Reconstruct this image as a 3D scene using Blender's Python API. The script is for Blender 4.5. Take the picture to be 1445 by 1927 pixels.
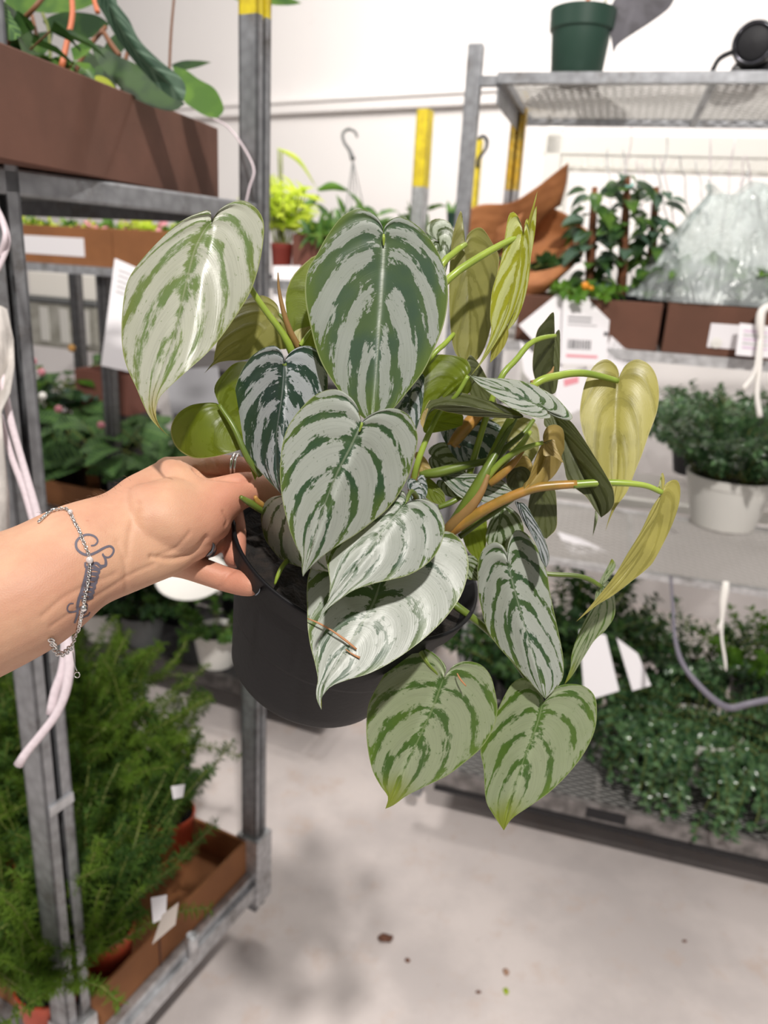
import bpy, bmesh, math, random
import numpy as np
from math import sin, cos, pi, radians, hypot, atan2
from mathutils import Vector, Matrix
from mathutils.bvhtree import BVHTree

for o in list(bpy.data.objects): bpy.data.objects.remove(o)
SC = bpy.context.scene
COL = SC.collection
# ---------------------------------------------------------------- camera
F = 1448.0; PITCH = radians(18.2); ROLL = radians(3.25)
CAM = np.array([0.0, 0.0, 1.5])
FW = np.array([0, cos(PITCH), -sin(PITCH)]); _u0 = np.array([0, sin(PITCH), cos(PITCH)])
RT = cos(ROLL) * np.array([1.0, 0, 0]) + sin(ROLL) * _u0
UP = -sin(ROLL) * np.array([1.0, 0, 0]) + cos(ROLL) * _u0
cd = bpy.data.cameras.new('camera'); cam = bpy.data.objects.new('camera', cd); COL.objects.link(cam)
cd.sensor_fit = 'VERTICAL'; cd.sensor_height = 36; cd.lens = 36 * F / 1927; cd.clip_start = 0.02
cd.dof.use_dof = True; cd.dof.focus_distance = 0.41; cd.dof.aperture_fstop = 8.5
_m = Matrix.Identity(4)
for i in range(3):
    _m[i][0] = RT[i]; _m[i][1] = UP[i]; _m[i][2] = -FW[i]; _m[i][3] = CAM[i]
cam.matrix_world = _m
SC.camera = cam
# ---------------------------------------------------------------- world, lights, exposure
w = bpy.data.worlds.new('world'); SC.world = w; w.use_nodes = True
w.node_tree.nodes['Background'].inputs[0].default_value = (1.0, 0.965, 0.95, 1)
w.node_tree.nodes['Background'].inputs[1].default_value = 0.26
def area(loc, target, size, power, color=(1, .95, .9)):
    l = bpy.data.lights.new('offscreen_light', 'AREA'); l.shape = 'DISK'; l.size = size; l.energy = power; l.color = color
    o = bpy.data.objects.new('offscreen_light', l); COL.objects.link(o); o.location = loc
    o.rotation_euler = (Vector(target) - Vector(loc)).to_track_quat('-Z', 'Y').to_euler()
area((.38, -1.57, 4.08), (0, .7, 1.0), .16, 155)
area((.9, 2.3, 3.6), (.7, 1.4, .2), .25, 19)
area((-1.5, .9, 3.2), (-.7, 1.7, 1.0), .35, 20)
area((-.2, 2.2, 3.2), (0, 3.6, 1.9), .9, 44)  # added lamp, out of view, that brightens the back wall
SC.view_settings.view_transform = 'Standard'; SC.view_settings.look = 'None'
SC.view_settings.gamma = 1; SC.view_settings.use_curve_mapping = False
SC.view_settings.exposure = 0.0
# ---------------------------------------------------------------- pixel geometry
def ray(x, y): return FW + (x - 722.5) / F * RT - (y - 963.5) / F * UP
def at(x, y, d): return CAM + d * ray(x, y)
def zp(x, y, z):
    d = ray(x, y); return CAM + (z - CAM[2]) / d[2] * d
def proj(P):
    v = np.array(P) - CAM; return (722.5 + F * (v @ RT) / (v @ FW), 963.5 - F * (v @ UP) / (v @ FW))
def vert_at(x, y, P):
    d = ray(x, y); return CAM + hypot(P[0], P[1]) / hypot(d[0], d[1]) * d
class Rack:
    def __init__(s, o, e):
        e = np.array([e[0], e[1], 0.0]); s.e1 = e / np.linalg.norm(e); s.e2 = np.array([-s.e1[1], s.e1[0], 0]); s.o = np.array([o[0], o[1], 0.0])
    def P(s, u, v, z): return s.o + s.e1 * u + s.e2 * v + np.array([0, 0, z])
    def px(s, x, y, v=0.0):
        d = ray(x, y); t = ((s.o + v * s.e2 - CAM) @ s.e2) / (d @ s.e2); P = CAM + t * d
        return (P - s.o) @ s.e1, P[2]
    @property
    def yaw(s): return atan2(s.e1[1], s.e1[0])
# ---------------------------------------------------------------- node helpers
class NT:
    def __init__(s, name):
        s.m = bpy.data.materials.new(name); s.m.use_nodes = True; s.t = s.m.node_tree; s.t.nodes.clear()
        s.out = s.t.nodes.new('ShaderNodeOutputMaterial')
    def n(s, typ, **kw):
        nd = s.t.nodes.new(typ)
        for k, v in kw.items():
            if k.startswith('i_'):
                k = k[2:]; key = int(k) if k.isdigit() else k.replace('_', ' ')
                s.set(nd.inputs[key], v)
            else: setattr(nd, k, v)
        return nd
    def set(s, inp, v):
        if isinstance(v, bpy.types.NodeSocket): s.t.links.new(v, inp)
        elif isinstance(v, (tuple, list)) and inp.type == 'RGBA': inp.default_value = (*v[:3], 1)
        else: inp.default_value = v
    def m_(s, op, a, b=0.0, c=0.0, clamp=False):
        nd = s.t.nodes.new('ShaderNodeMath'); nd.operation = op; nd.use_clamp = clamp
        s.set(nd.inputs[0], a); s.set(nd.inputs[1], b); s.set(nd.inputs[2], c); return nd.outputs[0]
    def mix(s, f, a, b):
        nd = s.t.nodes.new('ShaderNodeMix'); nd.data_type = 'RGBA'
        s.set(nd.inputs[0], f); s.set(nd.inputs[6], a); s.set(nd.inputs[7], b); return nd.outputs[2]
    def noise(s, vec, scale, detail=2, rough=.5):
        nd = s.n('ShaderNodeTexNoise'); nd.inputs['Scale'].default_value = scale; nd.inputs['Detail'].default_value = detail
        nd.inputs['Roughness'].default_value = rough
        if vec is not None: s.set(nd.inputs['Vector'], vec)
        return nd.outputs[0]
    def smooth(s, x, a, b):
        nd = s.n('ShaderNodeMapRange', interpolation_type='SMOOTHSTEP'); s.set(nd.inputs[0], x)
        nd.inputs[1].default_value = a; nd.inputs[2].default_value = b; return nd.outputs[0]
    def comb(s, x, y, z):
        nd = s.n('ShaderNodeCombineXYZ'); s.set(nd.inputs[0], x); s.set(nd.inputs[1], y); s.set(nd.inputs[2], z); return nd.outputs[0]
    def bsdf(s, **kw):
        nd = s.n('ShaderNodeBsdfPrincipled')
        for k, v in kw.items(): s.set(nd.inputs[k.replace('_', ' ')], v)
        return nd
    def fin(s, sh): s.t.links.new(sh, s.out.inputs[0]); return s.m
def sr(r, g, b):   # srgb 0-255 -> linear
    return tuple(((c / 255) / 12.92 if c / 255 < .04045 else ((c / 255 + .055) / 1.055) ** 2.4) for c in (r, g, b))
def simple(name, col, rough=.6, metal=0., nscale=0, namt=.3, bump=0, bscale=None, col2=None, **kw):
    t = NT(name); tc = t.n('ShaderNodeTexCoord').outputs['Object']
    c = col
    if nscale:
        nz = t.noise(tc, nscale, 5, .6); c2 = col2 or tuple(x * (1 - namt) for x in col)
        c = t.mix(t.smooth(nz, .35, .65), col, c2)
    b = t.bsdf(Base_Color=c, Roughness=rough, Metallic=metal, **kw)
    if bump:
        bn = t.n('ShaderNodeBump'); bn.inputs['Strength'].default_value = bump; bn.inputs['Distance'].default_value = .002
        t.set(bn.inputs['Height'], t.noise(tc, bscale or nscale * 3, 4)); t.set(b.inputs['Normal'], bn.outputs[0])
    return t.fin(b.outputs[0])
# ---------------------------------------------------------------- object helpers
def tag(o, label=None, cat=None, group=None, kind=None):
    if label: o['label'] = label
    if cat: o['category'] = cat
    if group: o['group'] = group
    if kind: o['kind'] = kind
    return o
def empty(name, loc=(0, 0, 0), label=None, cat=None, group=None, kind=None, rz=0):
    o = bpy.data.objects.new(name, None); COL.objects.link(o); o.empty_display_size = .05
    o.location = Vector(loc); o.rotation_euler = (0, 0, rz); return tag(o, label, cat, group, kind)
def link(name, me, mat=None, parent=None, smooth=True, world=True):
    if mat is not None:
        me.materials.clear(); me.materials.append(mat)
    if smooth: me.polygons.foreach_set('use_smooth', [True] * len(me.polygons))
    o = bpy.data.objects.new(name, me); COL.objects.link(o)
    if parent is not None:
        o.parent = parent
        if world: o.matrix_parent_inverse = wm(parent).inverted()
    return o
def wm(o):
    m = Matrix.Translation(o.location) @ o.rotation_euler.to_matrix().to_4x4() if o.type == 'EMPTY' or o.parent is None else o.matrix_basis.copy()
    if o.parent is not None: m = wm(o.parent) @ o.matrix_parent_inverse @ o.matrix_basis
    return m
def mesh(name, V, Fc, mat=None, parent=None, smooth=False, uv=None, recalc=False):
    """vertices in world coordinates"""
    me = bpy.data.meshes.new(name); me.from_pydata([tuple(map(float, v)) for v in V], [], [tuple(f) for f in Fc])
    if uv is not None:
        l = me.uv_layers.new(name='UVMap'); vi = np.empty(len(me.loops), int); me.loops.foreach_get('vertex_index', vi)
        l.data.foreach_set('uv', np.asarray(uv, float)[vi].ravel())
    if recalc:
        bm = bmesh.new(); bm.from_mesh(me); bmesh.ops.recalc_face_normals(bm, faces=bm.faces); bm.to_mesh(me); bm.free()
    me.update()
    return link(name, me, mat, parent, smooth)
class MB:
    def __init__(s): s.V = []; s.F = []
    def add(s, V, Fc):
        k = len(s.V); s.V += [np.array(v, float) for v in V]; s.F += [tuple(i + k for i in f) for f in Fc]; return s
    def obox(s, o, a, b, c):   # corner and three edge vectors
        o, a, b, c = map(np.array, (o, a, b, c))
        V = [o, o + a, o + a + b, o + b, o + c, o + a + c, o + a + b + c, o + b + c]
        return s.add(V, [(0, 3, 2, 1), (4, 5, 6, 7), (0, 1, 5, 4), (1, 2, 6, 5), (2, 3, 7, 6), (3, 0, 4, 7)])
    def rbox(s, R, u0, u1, v0, v1, z0, z1):
        return s.obox(R.P(u0, v0, z0), R.e1 * (u1 - u0), R.e2 * (v1 - v0), np.array([0, 0, z1 - z0]))
    def tube(s, pts, rad, n=8, cap=True):
        pts = [np.array(p, float) for p in pts]; m = len(pts)
        rad = [rad] * m if np.isscalar(rad) else list(rad)
        k = len(s.V); prev = None
        for i, p in enumerate(pts):
            t = pts[min(i + 1, m - 1)] - pts[max(i - 1, 0)]; t = t / (np.linalg.norm(t) + 1e-12)
            if prev is None:
                a = np.array([0, 0, 1.0]) if abs(t[2]) < .9 else np.array([1.0, 0, 0]); x = np.cross(t, a)
            else: x = prev - t * (prev @ t)
            x /= np.linalg.norm(x) + 1e-12; prev = x; y = np.cross(t, x)
            for j in range(n):
                a = 2 * pi * j / n; s.V.append(p + rad[i] * (cos(a) * x + sin(a) * y))
        for i in range(m - 1):
            for j in range(n):
                a = k + i * n + j; b = k + i * n + (j + 1) % n; s.F.append((a, b, b + n, a + n))
        if cap:
            s.F.append(tuple(k + j for j in range(n))[::-1]); s.F.append(tuple(k + (m - 1) * n + j for j in range(n)))
        return s
    def lathe(s, prof, c, axis=(0, 0, 1), n=32, close=False):
        c = np.array(c, float); ax = np.array(axis, float); ax /= np.linalg.norm(ax)
        a = np.array([1.0, 0, 0]) if abs(ax[0]) < .9 else np.array([0, 1.0, 0]); x = np.cross(ax, a); x /= np.linalg.norm(x); y = np.cross(ax, x)
        k = len(s.V)
        for r, z in prof:
            for j in range(n):
                t = 2 * pi * j / n; s.V.append(c + ax * z + r * (cos(t) * x + sin(t) * y))
        for i in range(len(prof) - 1):
            for j in range(n):
                q = k + i * n + j; b = k + i * n + (j + 1) % n; s.F.append((q, b, b + n, q + n))
        return s
    def sphere(s, c, r, n=10):
        return s.lathe([(max(1e-5, r * sin(pi * i / (n // 2 + 1))), -r * cos(pi * i / (n // 2 + 1))) for i in range(n // 2 + 2)], c, n=n)
    def build(s, name, mat, parent=None, smooth=False, recalc=False): return mesh(name, s.V, s.F, mat, parent, smooth, recalc=recalc)
def bevel(o, w=.002, seg=2):
    md = o.modifiers.new('bevel', 'BEVEL'); md.width = w; md.segments = seg; md.limit_method = 'ANGLE'; return o
def catmull(pts, n):
    pts = [np.array(p, float) for p in pts]
    if len(pts) == 2: return [pts[0] + (pts[1] - pts[0]) * i / (n - 1) for i in range(n)]
    P = [2 * pts[0] - pts[1]] + pts + [2 * pts[-1] - pts[-2]]
    dense = []
    for i in range(1, len(P) - 2):
        for j in range(16):
            t = j / 16; a, b, c, d = P[i - 1:i + 3]
            dense.append(.5 * (2 * b + (c - a) * t + (2 * a - 5 * b + 4 * c - d) * t * t + (3 * b - a - 3 * c + d) * t ** 3))
    dense.append(pts[-1]); dense = np.array(dense)
    s = np.concatenate([[0], np.cumsum(np.linalg.norm(np.diff(dense[:, :2], axis=0), axis=1))]); s /= s[-1]
    q = np.linspace(0, 1, n)
    return [np.array([np.interp(t, s, dense[:, k]) for k in range(dense.shape[1])]) for t in q]
def pxtube(name, pts, mat, parent, n=28, res=8, label=None):
    """pts: (px, py, depth, radius_px)"""
    c = catmull(pts, n); mb = MB()
    mb.tube([at(p[0], p[1], p[2]) for p in c], [max(.3, p[3]) * p[2] / F for p in c], res)
    o = mb.build(name, mat, parent, True)
    if label: o['label'] = label
    return o
# ---------------------------------------------------------------- materials
def leaf_mat(name, green, green2, silver, bias=0., amp=.75, under=(.25, .27, .05), transl=.22, nv=5.0, rough=.36, utrans=.4, tipc=None, mott=.0, wm=.13, dull=0.):
    t = NT(name)
    uv = t.n('ShaderNodeUVMap').outputs[0]; sp = t.n('ShaderNodeSeparateXYZ'); t.set(sp.inputs[0], uv)
    x, V = sp.outputs[0], sp.outputs[1]; oi = t.n('ShaderNodeObjectInfo').outputs['Random']; W = t.m_('MULTIPLY', oi, 57.0)
    ob = t.n('ShaderNodeTexCoord').outputs['Object']
    U = t.m_('ABSOLUTE', t.m_('SUBTRACT', t.m_('MULTIPLY', x, 2.0), 1.0))
    low = t.noise(t.comb(t.m_('MULTIPLY', x, 4.0), t.m_('MULTIPLY', V, 3.0), W), 1.0, 2)
    Vs = t.m_('SUBTRACT', V, t.m_('MULTIPLY', t.m_('POWER', U, 1.35), .30))
    n1 = t.noise(t.comb(t.m_('MULTIPLY', x, 8.0), t.m_('MULTIPLY', Vs, 19.0), W), 1.0, 6, .70)
    n2 = t.noise(ob, 170.0, 6, .72); n3 = t.noise(ob, 420.0, 3, .6)
    Vw = t.m_('ADD', t.m_('ADD', Vs, 1.0), t.m_('MULTIPLY', t.m_('SUBTRACT', low, .5), .10))
    vd = t.m_('MULTIPLY', t.m_('ABSOLUTE', t.m_('SUBTRACT', t.m_('FRACT', t.m_('MULTIPLY', Vw, nv)), .5)), 2.0)
    veinw = t.m_('MULTIPLY', t.m_('ADD', t.m_('MULTIPLY', low, .9), -.08), 1.0)
    fv = t.m_('SUBTRACT', vd, veinw)
    fm = t.m_('MULTIPLY', t.m_('SUBTRACT', U, t.m_('ADD', t.m_('MULTIPLY', t.m_('SUBTRACT', 1.0, V), wm), .03)), 4.0)
    fe = t.m_('MULTIPLY', t.m_('SUBTRACT', .95, U), 5.0)
    ft = t.m_('MULTIPLY', t.m_('SUBTRACT', .985, V), 7.0)
    f = t.m_('MINIMUM', t.m_('MINIMUM', fv, fm), t.m_('MINIMUM', fe, ft))
    f = t.m_('ADD', f, t.m_('MULTIPLY', t.m_('SUBTRACT', n1, .5), amp * 1.75))
    f = t.m_('ADD', f, t.m_('MULTIPLY', t.m_('SUBTRACT', n2, .5), .9))
    f = t.m_('ADD', f, bias)
    mask = t.m_('MULTIPLY', t.smooth(f, -.035 - mott, .06 + mott), t.m_('SUBTRACT', 1.0, t.m_('MULTIPLY', t.smooth(n3, .66, .70), .55)))
    stri = t.noise(t.comb(t.m_('MULTIPLY', x, 5.0), t.m_('MULTIPLY', Vs, 150.0), W), 1.0, 2)
    big = t.noise(ob, 40.0, 2)
    silv = t.mix(t.m_('MULTIPLY', t.smooth(stri, .45, .7), .32), silver, tuple(c * .62 for c in silver))
    silv = t.mix(t.m_('MULTIPLY', t.smooth(big, .4, .7), .18 + dull), silv, t.mix(.5, silver, green2))
    edge = t.m_('MAXIMUM', t.smooth(U, .72, 1.0), t.smooth(V, .86, 1.0))
    grn = t.mix(t.m_('MULTIPLY', edge, .8), t.mix(t.smooth(big, .35, .65), green, t.mix(.35, green, green2)), green2)
    col = t.mix(mask, grn, silv)
    if tipc: col = t.mix(t.smooth(V, .82, .97), col, tipc)
    col = t.mix(t.m_('MULTIPLY', t.m_('LESS_THAN', U, .016), .55), col, t.mix(.5, green2, silver))
    rimc = t.mix(.35, green2, (.6, .62, .35))
    col = t.mix(t.m_('MULTIPLY', t.m_('GREATER_THAN', U, .984), .8), col, rimc)
    # underside
    uc = t.mix(t.m_('MULTIPLY', t.smooth(big, .42, .6), .7), under, tuple(c * .6 for c in under))
    uc = t.mix(t.m_('MULTIPLY', t.m_('SUBTRACT', 1.0, t.smooth(vd, .0, .10)), .30), uc, tuple(c * .45 for c in under))
    uc = t.mix(t.m_('MULTIPLY', mask, .28), uc, tuple(min(1, c * 1.5 + .06) for c in under))
    uc = t.mix(t.m_('MULTIPLY', t.m_('GREATER_THAN', U, .98), .7), uc, (.5, .45, .2))
    back = t.n('ShaderNodeNewGeometry').outputs['Backfacing']
    c = t.mix(back, col, uc)
    h = t.m_('ADD', t.m_('MULTIPLY', stri, .35), t.m_('ADD', t.m_('MULTIPLY', t.smooth(vd, 0, .5), .8), t.m_('MULTIPLY', n2, .25)))
    bn = t.n('ShaderNodeBump'); bn.inputs['Strength'].default_value = .32; bn.inputs['Distance'].default_value = .0007; t.set(bn.inputs['Height'], h)
    b = t.bsdf(Base_Color=c, Roughness=t.m_('ADD', t.m_('MULTIPLY', n2, .18), rough - .06), Normal=bn.outputs[0])
    b.inputs['Specular IOR Level'].default_value = .55
    tr = t.n('ShaderNodeBsdfTranslucent'); t.set(tr.inputs[0], t.mix(back, t.mix(.35, green2, col), t.mix(.4, under, green2)))
    mx = t.n('ShaderNodeMixShader'); t.set(mx.inputs[0], t.m_('ADD', transl, t.m_('MULTIPLY', back, utrans - transl)))
    t.set(mx.inputs[1], b.outputs[0]); t.set(mx.inputs[2], tr.outputs[0])
    return t.fin(mx.outputs[0])
def plain_leaf(name, c1, c2, rough=.4, transl=.2, scale=30, stripe=None, spec=.25):
    t = NT(name); ob = t.n('ShaderNodeTexCoord').outputs['Object']
    c = t.mix(t.smooth(t.noise(ob, scale, 2), .38, .62), c1, c2)
    if stripe:
        uv = t.n('ShaderNodeUVMap').outputs[0]; sp = t.n('ShaderNodeSeparateXYZ'); t.set(sp.inputs[0], uv)
        U = t.m_('ABSOLUTE', t.m_('SUBTRACT', t.m_('MULTIPLY', sp.outputs[0], 2.0), 1.0))
        vd = t.m_('ABSOLUTE', t.m_('SUBTRACT', t.m_('FRACT', t.m_('MULTIPLY', sp.outputs[1], 9.0)), .5))
        k = t.m_('MAXIMUM', t.m_('SUBTRACT', 1.0, t.smooth(vd, .05, .2)), t.m_('SUBTRACT', 1.0, t.smooth(U, .02, .1)))
        c = t.mix(t.m_('MULTIPLY', k, .8), c, stripe)
    b = t.bsdf(Base_Color=c, Roughness=rough); b.inputs['Specular IOR Level'].default_value = spec
    tr = t.n('ShaderNodeBsdfTranslucent'); t.set(tr.inputs[0], tuple(min(1, x * 1.4) for x in c2))
    mx = t.n('ShaderNodeMixShader'); mx.inputs[0].default_value = transl
    t.set(mx.inputs[1], b.outputs[0]); t.set(mx.inputs[2], tr.outputs[0]); return t.fin(mx.outputs[0])
M_L = {
 'grey': leaf_mat('leaf_silver_grey', sr(62, 84, 66), sr(92, 112, 44), sr(156, 162, 154), -.10, 1.4, sr(120, 124, 40), nv=4.5),
 'dark': leaf_mat('leaf_silver_dark', sr(40, 60, 54), sr(52, 74, 48), sr(166, 171, 174), -.06, 1.5, sr(110, 120, 40), nv=4.5, rough=.3),
 'stripe': leaf_mat('leaf_silver_striped', sr(46, 74, 48), sr(84, 104, 36), sr(164, 169, 160), .14, 1.1, sr(120, 124, 40), nv=5.5),
 'soft': leaf_mat('leaf_soft_silver', sr(64, 94, 40), sr(92, 120, 36), sr(152, 162, 130), .14, 1.1, sr(130, 136, 50), nv=5.0, mott=.06, tipc=sr(128, 138, 46), dull=.1),
 'pale': leaf_mat('leaf_pale_silver', sr(104, 126, 76), sr(112, 124, 52), sr(184, 186, 170), .14, 1.2, sr(140, 140, 60), nv=5.0, mott=.16, tipc=sr(150, 136, 56), rough=.27),
 'lime': leaf_mat('leaf_yellow_silver', sr(148, 152, 30), sr(150, 152, 40), sr(188, 194, 128), .0, .8, sr(160, 156, 60), nv=4.0, mott=.08, rough=.28),
 'yellow': leaf_mat('leaf_yellow_underside', sr(90, 110, 50), sr(130, 140, 50), sr(170, 180, 150), .05, .7, sr(164, 156, 80), nv=4.0, utrans=.3, rough=.36),
 'olive': leaf_mat('leaf_olive_underside', sr(80, 100, 50), sr(110, 124, 44), sr(170, 180, 150), .05, .7, sr(132, 130, 66), nv=5.0, utrans=.35),
 'green': leaf_mat('leaf_green_underside', sr(70, 94, 40), sr(100, 124, 30), sr(160, 170, 140), .05, .7, sr(112, 128, 22), nv=4.5, utrans=.5, rough=.3),
 'shade': leaf_mat('leaf_dark_underside', sr(60, 80, 44), sr(84, 96, 34), sr(160, 170, 150), .02, .7, sr(74, 80, 42), nv=4.5, utrans=.2, rough=.32),
 'tan': leaf_mat('leaf_tan_underside', sr(90, 100, 50), sr(150, 130, 50), sr(170, 170, 120), .05, .7, sr(168, 146, 80), nv=4.0, utrans=.4),
}
def grad_mat(name, c1, c2, rough=.35, sc=20):
    return simple(name, c1, rough, nscale=sc, col2=c2, Subsurface_Weight=.15, Subsurface_Radius=(.01, .006, .002))
M_pet = grad_mat('petiole_green', sr(150, 170, 66), sr(124, 146, 56))
M_petd = grad_mat('petiole_dull_green', sr(104, 122, 46), sr(82, 100, 40))
M_orange = grad_mat('petiole_orange', sr(176, 128, 62), sr(140, 112, 48), sc=60)
M_sheath = grad_mat('sheath_brown', sr(146, 112, 66), sr(122, 96, 50), .6)
M_red = grad_mat('stem_base_red', sr(176, 92, 44), sr(140, 74, 40))
M_pot = simple('black_plastic', sr(17, 17, 20), .55, nscale=9, col2=sr(22, 22, 24), bump=.08, bscale=300, Specular_IOR_Level=.25)
M_soil = simple('potting_soil', sr(34, 27, 22), .95, nscale=160, col2=sr(14, 11, 9), bump=1.0, bscale=380)
def galv(name, c=(.36, .37, .39), r=.42):
    t = NT(name); ob = t.n('ShaderNodeTexCoord').outputs['Object']
    v = t.n('ShaderNodeTexVoronoi'); v.inputs['Scale'].default_value = 60; t.set(v.inputs['Vector'], ob)
    a = t.noise(ob, 14, 5, .7)
    col = t.mix(t.m_('MULTIPLY', v.outputs['Distance'], .8), tuple(x * 1.25 for x in c), tuple(x * .7 for x in c))
    col = t.mix(t.m_('MULTIPLY', t.smooth(a, .5, .72), .6), col, sr(96, 88, 78))
    b = t.bsdf(Base_Color=col, Metallic=.75, Roughness=t.m_('ADD', t.m_('MULTIPLY', a, .3), r - .1)); return t.fin(b.outputs[0])
M_galv = galv('galvanised_steel'); M_galvd = galv('dark_galvanised_steel', (.16, .16, .165), .5); M_galvl = galv('light_galvanised_steel', (.55, .56, .58), .4)
M_mesh = simple('expanded_mesh_steel', sr(196, 194, 190), .5, .35)
M_yel = simple('yellow_paint', sr(226, 206, 40), .5, nscale=40, col2=sr(204, 180, 40))
M_yel2 = simple('amber_paint', sr(232, 186, 44), .5, nscale=40, col2=sr(205, 180, 90))
def carton(name, c): return simple(name, sr(*c), .8, nscale=7, col2=sr(*[int(x * .9) for x in c]), bump=.15, bscale=120)
M_box1 = carton('brown_carton', (112, 76, 62)); M_box2 = carton('kraft_carton', (150, 98, 58)); M_box3 = carton('dark_brown_carton', (104, 68, 52)); M_boxr = carton('red_brown_carton', (128, 80, 68))
M_kraft = simple('kraft_paper', sr(172, 112, 66), .75, nscale=12, col2=sr(150, 94, 54), bump=.4, bscale=60)
M_white = simple('white_plastic', sr(232, 230, 224), .4)
M_paper = simple('white_paper', sr(236, 233, 236), .8); M_paper.use_backface_culling = False
M_ink = simple('grey_print', sr(96, 96, 98), .8); M_inkl = simple('pale_grey_print', sr(176, 174, 176), .8); M_inkr = simple('pink_print', sr(228, 150, 160), .8)
M_cord = simple('white_cord', sr(228, 214, 220), .7, nscale=200, namt=.1)
M_terra = simple('terracotta_plastic', sr(196, 82, 48), .5, nscale=6, col2=sr(170, 66, 44))
M_dkred = simple('dark_red_plastic', sr(140, 58, 48), .5)
M_gpot = simple('dark_green_plastic', sr(44, 72, 60), .45)
M_greypot = simple('grey_plastic', sr(96, 98, 98), .5); M_greytub = simple('grey_tub', sr(132, 130, 120), .4, nscale=12, col2=sr(160, 158, 150))
M_silver = simple('silver_metal', (.85, .84, .82), .16, 1.0); M_pearl = simple('pearl_bead', sr(222, 214, 212), .2, .3)
M_nail = simple('grey_nail_polish', sr(86, 92, 100), .2); M_nail2 = simple('bare_nail', sr(214, 150, 142), .25)
M_blackg = simple('black_rubber', sr(22, 22, 26), .35); M_blackm = simple('black_grille', sr(34, 34, 38), .6, bump=.3, bscale=600, nscale=300)
# ================================================================ foreground plant
plant_label = 'held black pot with a silver-striped heart-leaved trailing philodendron, sharp in the foreground'
rimc = at(675, 1036, .478)
_nl = np.array([.347, -.802, -.485])          # rim axis in camera terms (x right, y down, z forward)
pax = RT * _nl[0] - UP * _nl[1] + FW * _nl[2]; pax /= np.linalg.norm(pax)
PLANT = empty('potted_philodendron', rimc - pax * .098, plant_label, 'plant')
PR = .0795
prof = [(.001, -.104), (.045, -.104), (.052, -.1035), (.0545, -.100), (.0562, -.092), (.0735, -.016), (.0745, -.013), (.0775, -.012), (.0795, -.001), (.0800, .0005), (.0792, .0015), (.0776, .0005), (.0755, -.012), (.072, -.016), (.064, -.058), (.001, -.059)]
MB().lathe(prof, rimc, pax, 72).build('pot', M_pot, PLANT, True)
# soil surface, lumpy
_mb = MB(); rnd = random.Random(4)
_x = np.cross(pax, [0, 0, 1.0]); _x /= np.linalg.norm(_x); _y = np.cross(pax, _x)
V = []; Fc = []
NR, NA = 12, 48
for i in range(NR + 1):
    for j in range(NA):
        r = .0742 * i / NR; a = 2 * pi * j / NA
        V.append(rimc + _x * r * cos(a) + _y * r * sin(a) + pax * (-.013 + rnd.uniform(-.0025, .0025) * (i < NR)))
for i in range(NR):
    for j in range(NA):
        a = i * NA + j; b = i * NA + (j + 1) % NA; Fc.append((a, b, b + NA, a + NA))
soil = mesh('soil', V, Fc, M_soil, PLANT, False)

def leaf(P, T, left, right, mat, d0, dt, eL=0., eR=0., cup=0., mid=None, under=False, N=56, M=12, k=2.1, parent=None, name='leaf', label=None, q=.0007, curl=0.):
    P = np.array(P, float); T = np.array(T, float); ax = T - P; Ln = np.linalg.norm(ax); ax /= Ln; pe = np.array([-ax[1], ax[0]])
    midc = catmull([P] + [np.array(m, float) for m in (mid or [])] + [T], 101)
    midc = np.array(midc)
    def M_(t):
        x = t * 100; i = min(99, int(x)); return midc[i] * (1 - (x - i)) + midc[i + 1] * (x - i)
    sides = []
    if under: q = min(q, .00025)
    for pts, e in ((left, eL), (right, eR)):
        C = catmull([P] + [np.array(p, float) for p in pts] + [T], N + 1); sides.append((C, e))
    V = []; UV = []; Fc = []; idx = {}
    sz = Ln * d0 / F
    def dep(qv, e, U, t):
        s = ((qv - P) @ ax) / Ln; lat = abs((qv - P) @ pe - (np.interp(s, [0, 1], [0, 0]))) / Ln
        d = d0 + (dt - d0) * max(-.45, min(1.1, s)) + e * lat + cup * lat * lat
        d += curl * max(0, s - .75) ** 2
        ph = (t - .30 * U ** 1.35 + 1) * 5.0
        d += q * (cos(2 * pi * ph) * U * (1 - U) * 4 * (1 - t)) - q * 1.2 * max(0, 1 - U * 7) * -1
        return d
    for si, (C, e) in enumerate(sides):
        sg = -1 if si == 0 else 1
        for i in range(N + 1):
            t = i / N; m = M_(t ** k)
            for j in range(M + 1):
                U = j / M
                if j == 0 and si == 1: idx[(1, i, 0)] = idx[(0, i, 0)]; continue
                qv = m * (1 - U) + C[i] * U
                qv = qv - ax * Ln * .05 * 4 * U * (1 - U) * sin(pi * t) * (1 - .4 * t)
                idx[(si, i, j)] = len(V); V.append(at(qv[0], qv[1], dep(qv, e, U, t))); UV.append(((sg * U + 1) / 2, t))
        for i in range(N):
            for j in range(M):
                a, b, c, dd = idx[(si, i, j)], idx[(si, i, j + 1)], idx[(si, i + 1, j + 1)], idx[(si, i + 1, j)]
                Fc.append((a, b, c, dd) if si == 0 else (a, dd, c, b))
    # facing
    VV = np.array(V); nsum = 0
    for f in Fc[::7]:
        a, b, c, dd = (VV[i] for i in f); n = np.cross(c - a, dd - b); nsum += n @ (CAM - a)
    if (nsum < 0) != under: Fc = [f[::-1] for f in Fc]
    o = mesh(name, V, Fc, mat, parent or PLANT, True, uv=UV)
    if label: o['label'] = label
    return o
L = leaf
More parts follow.
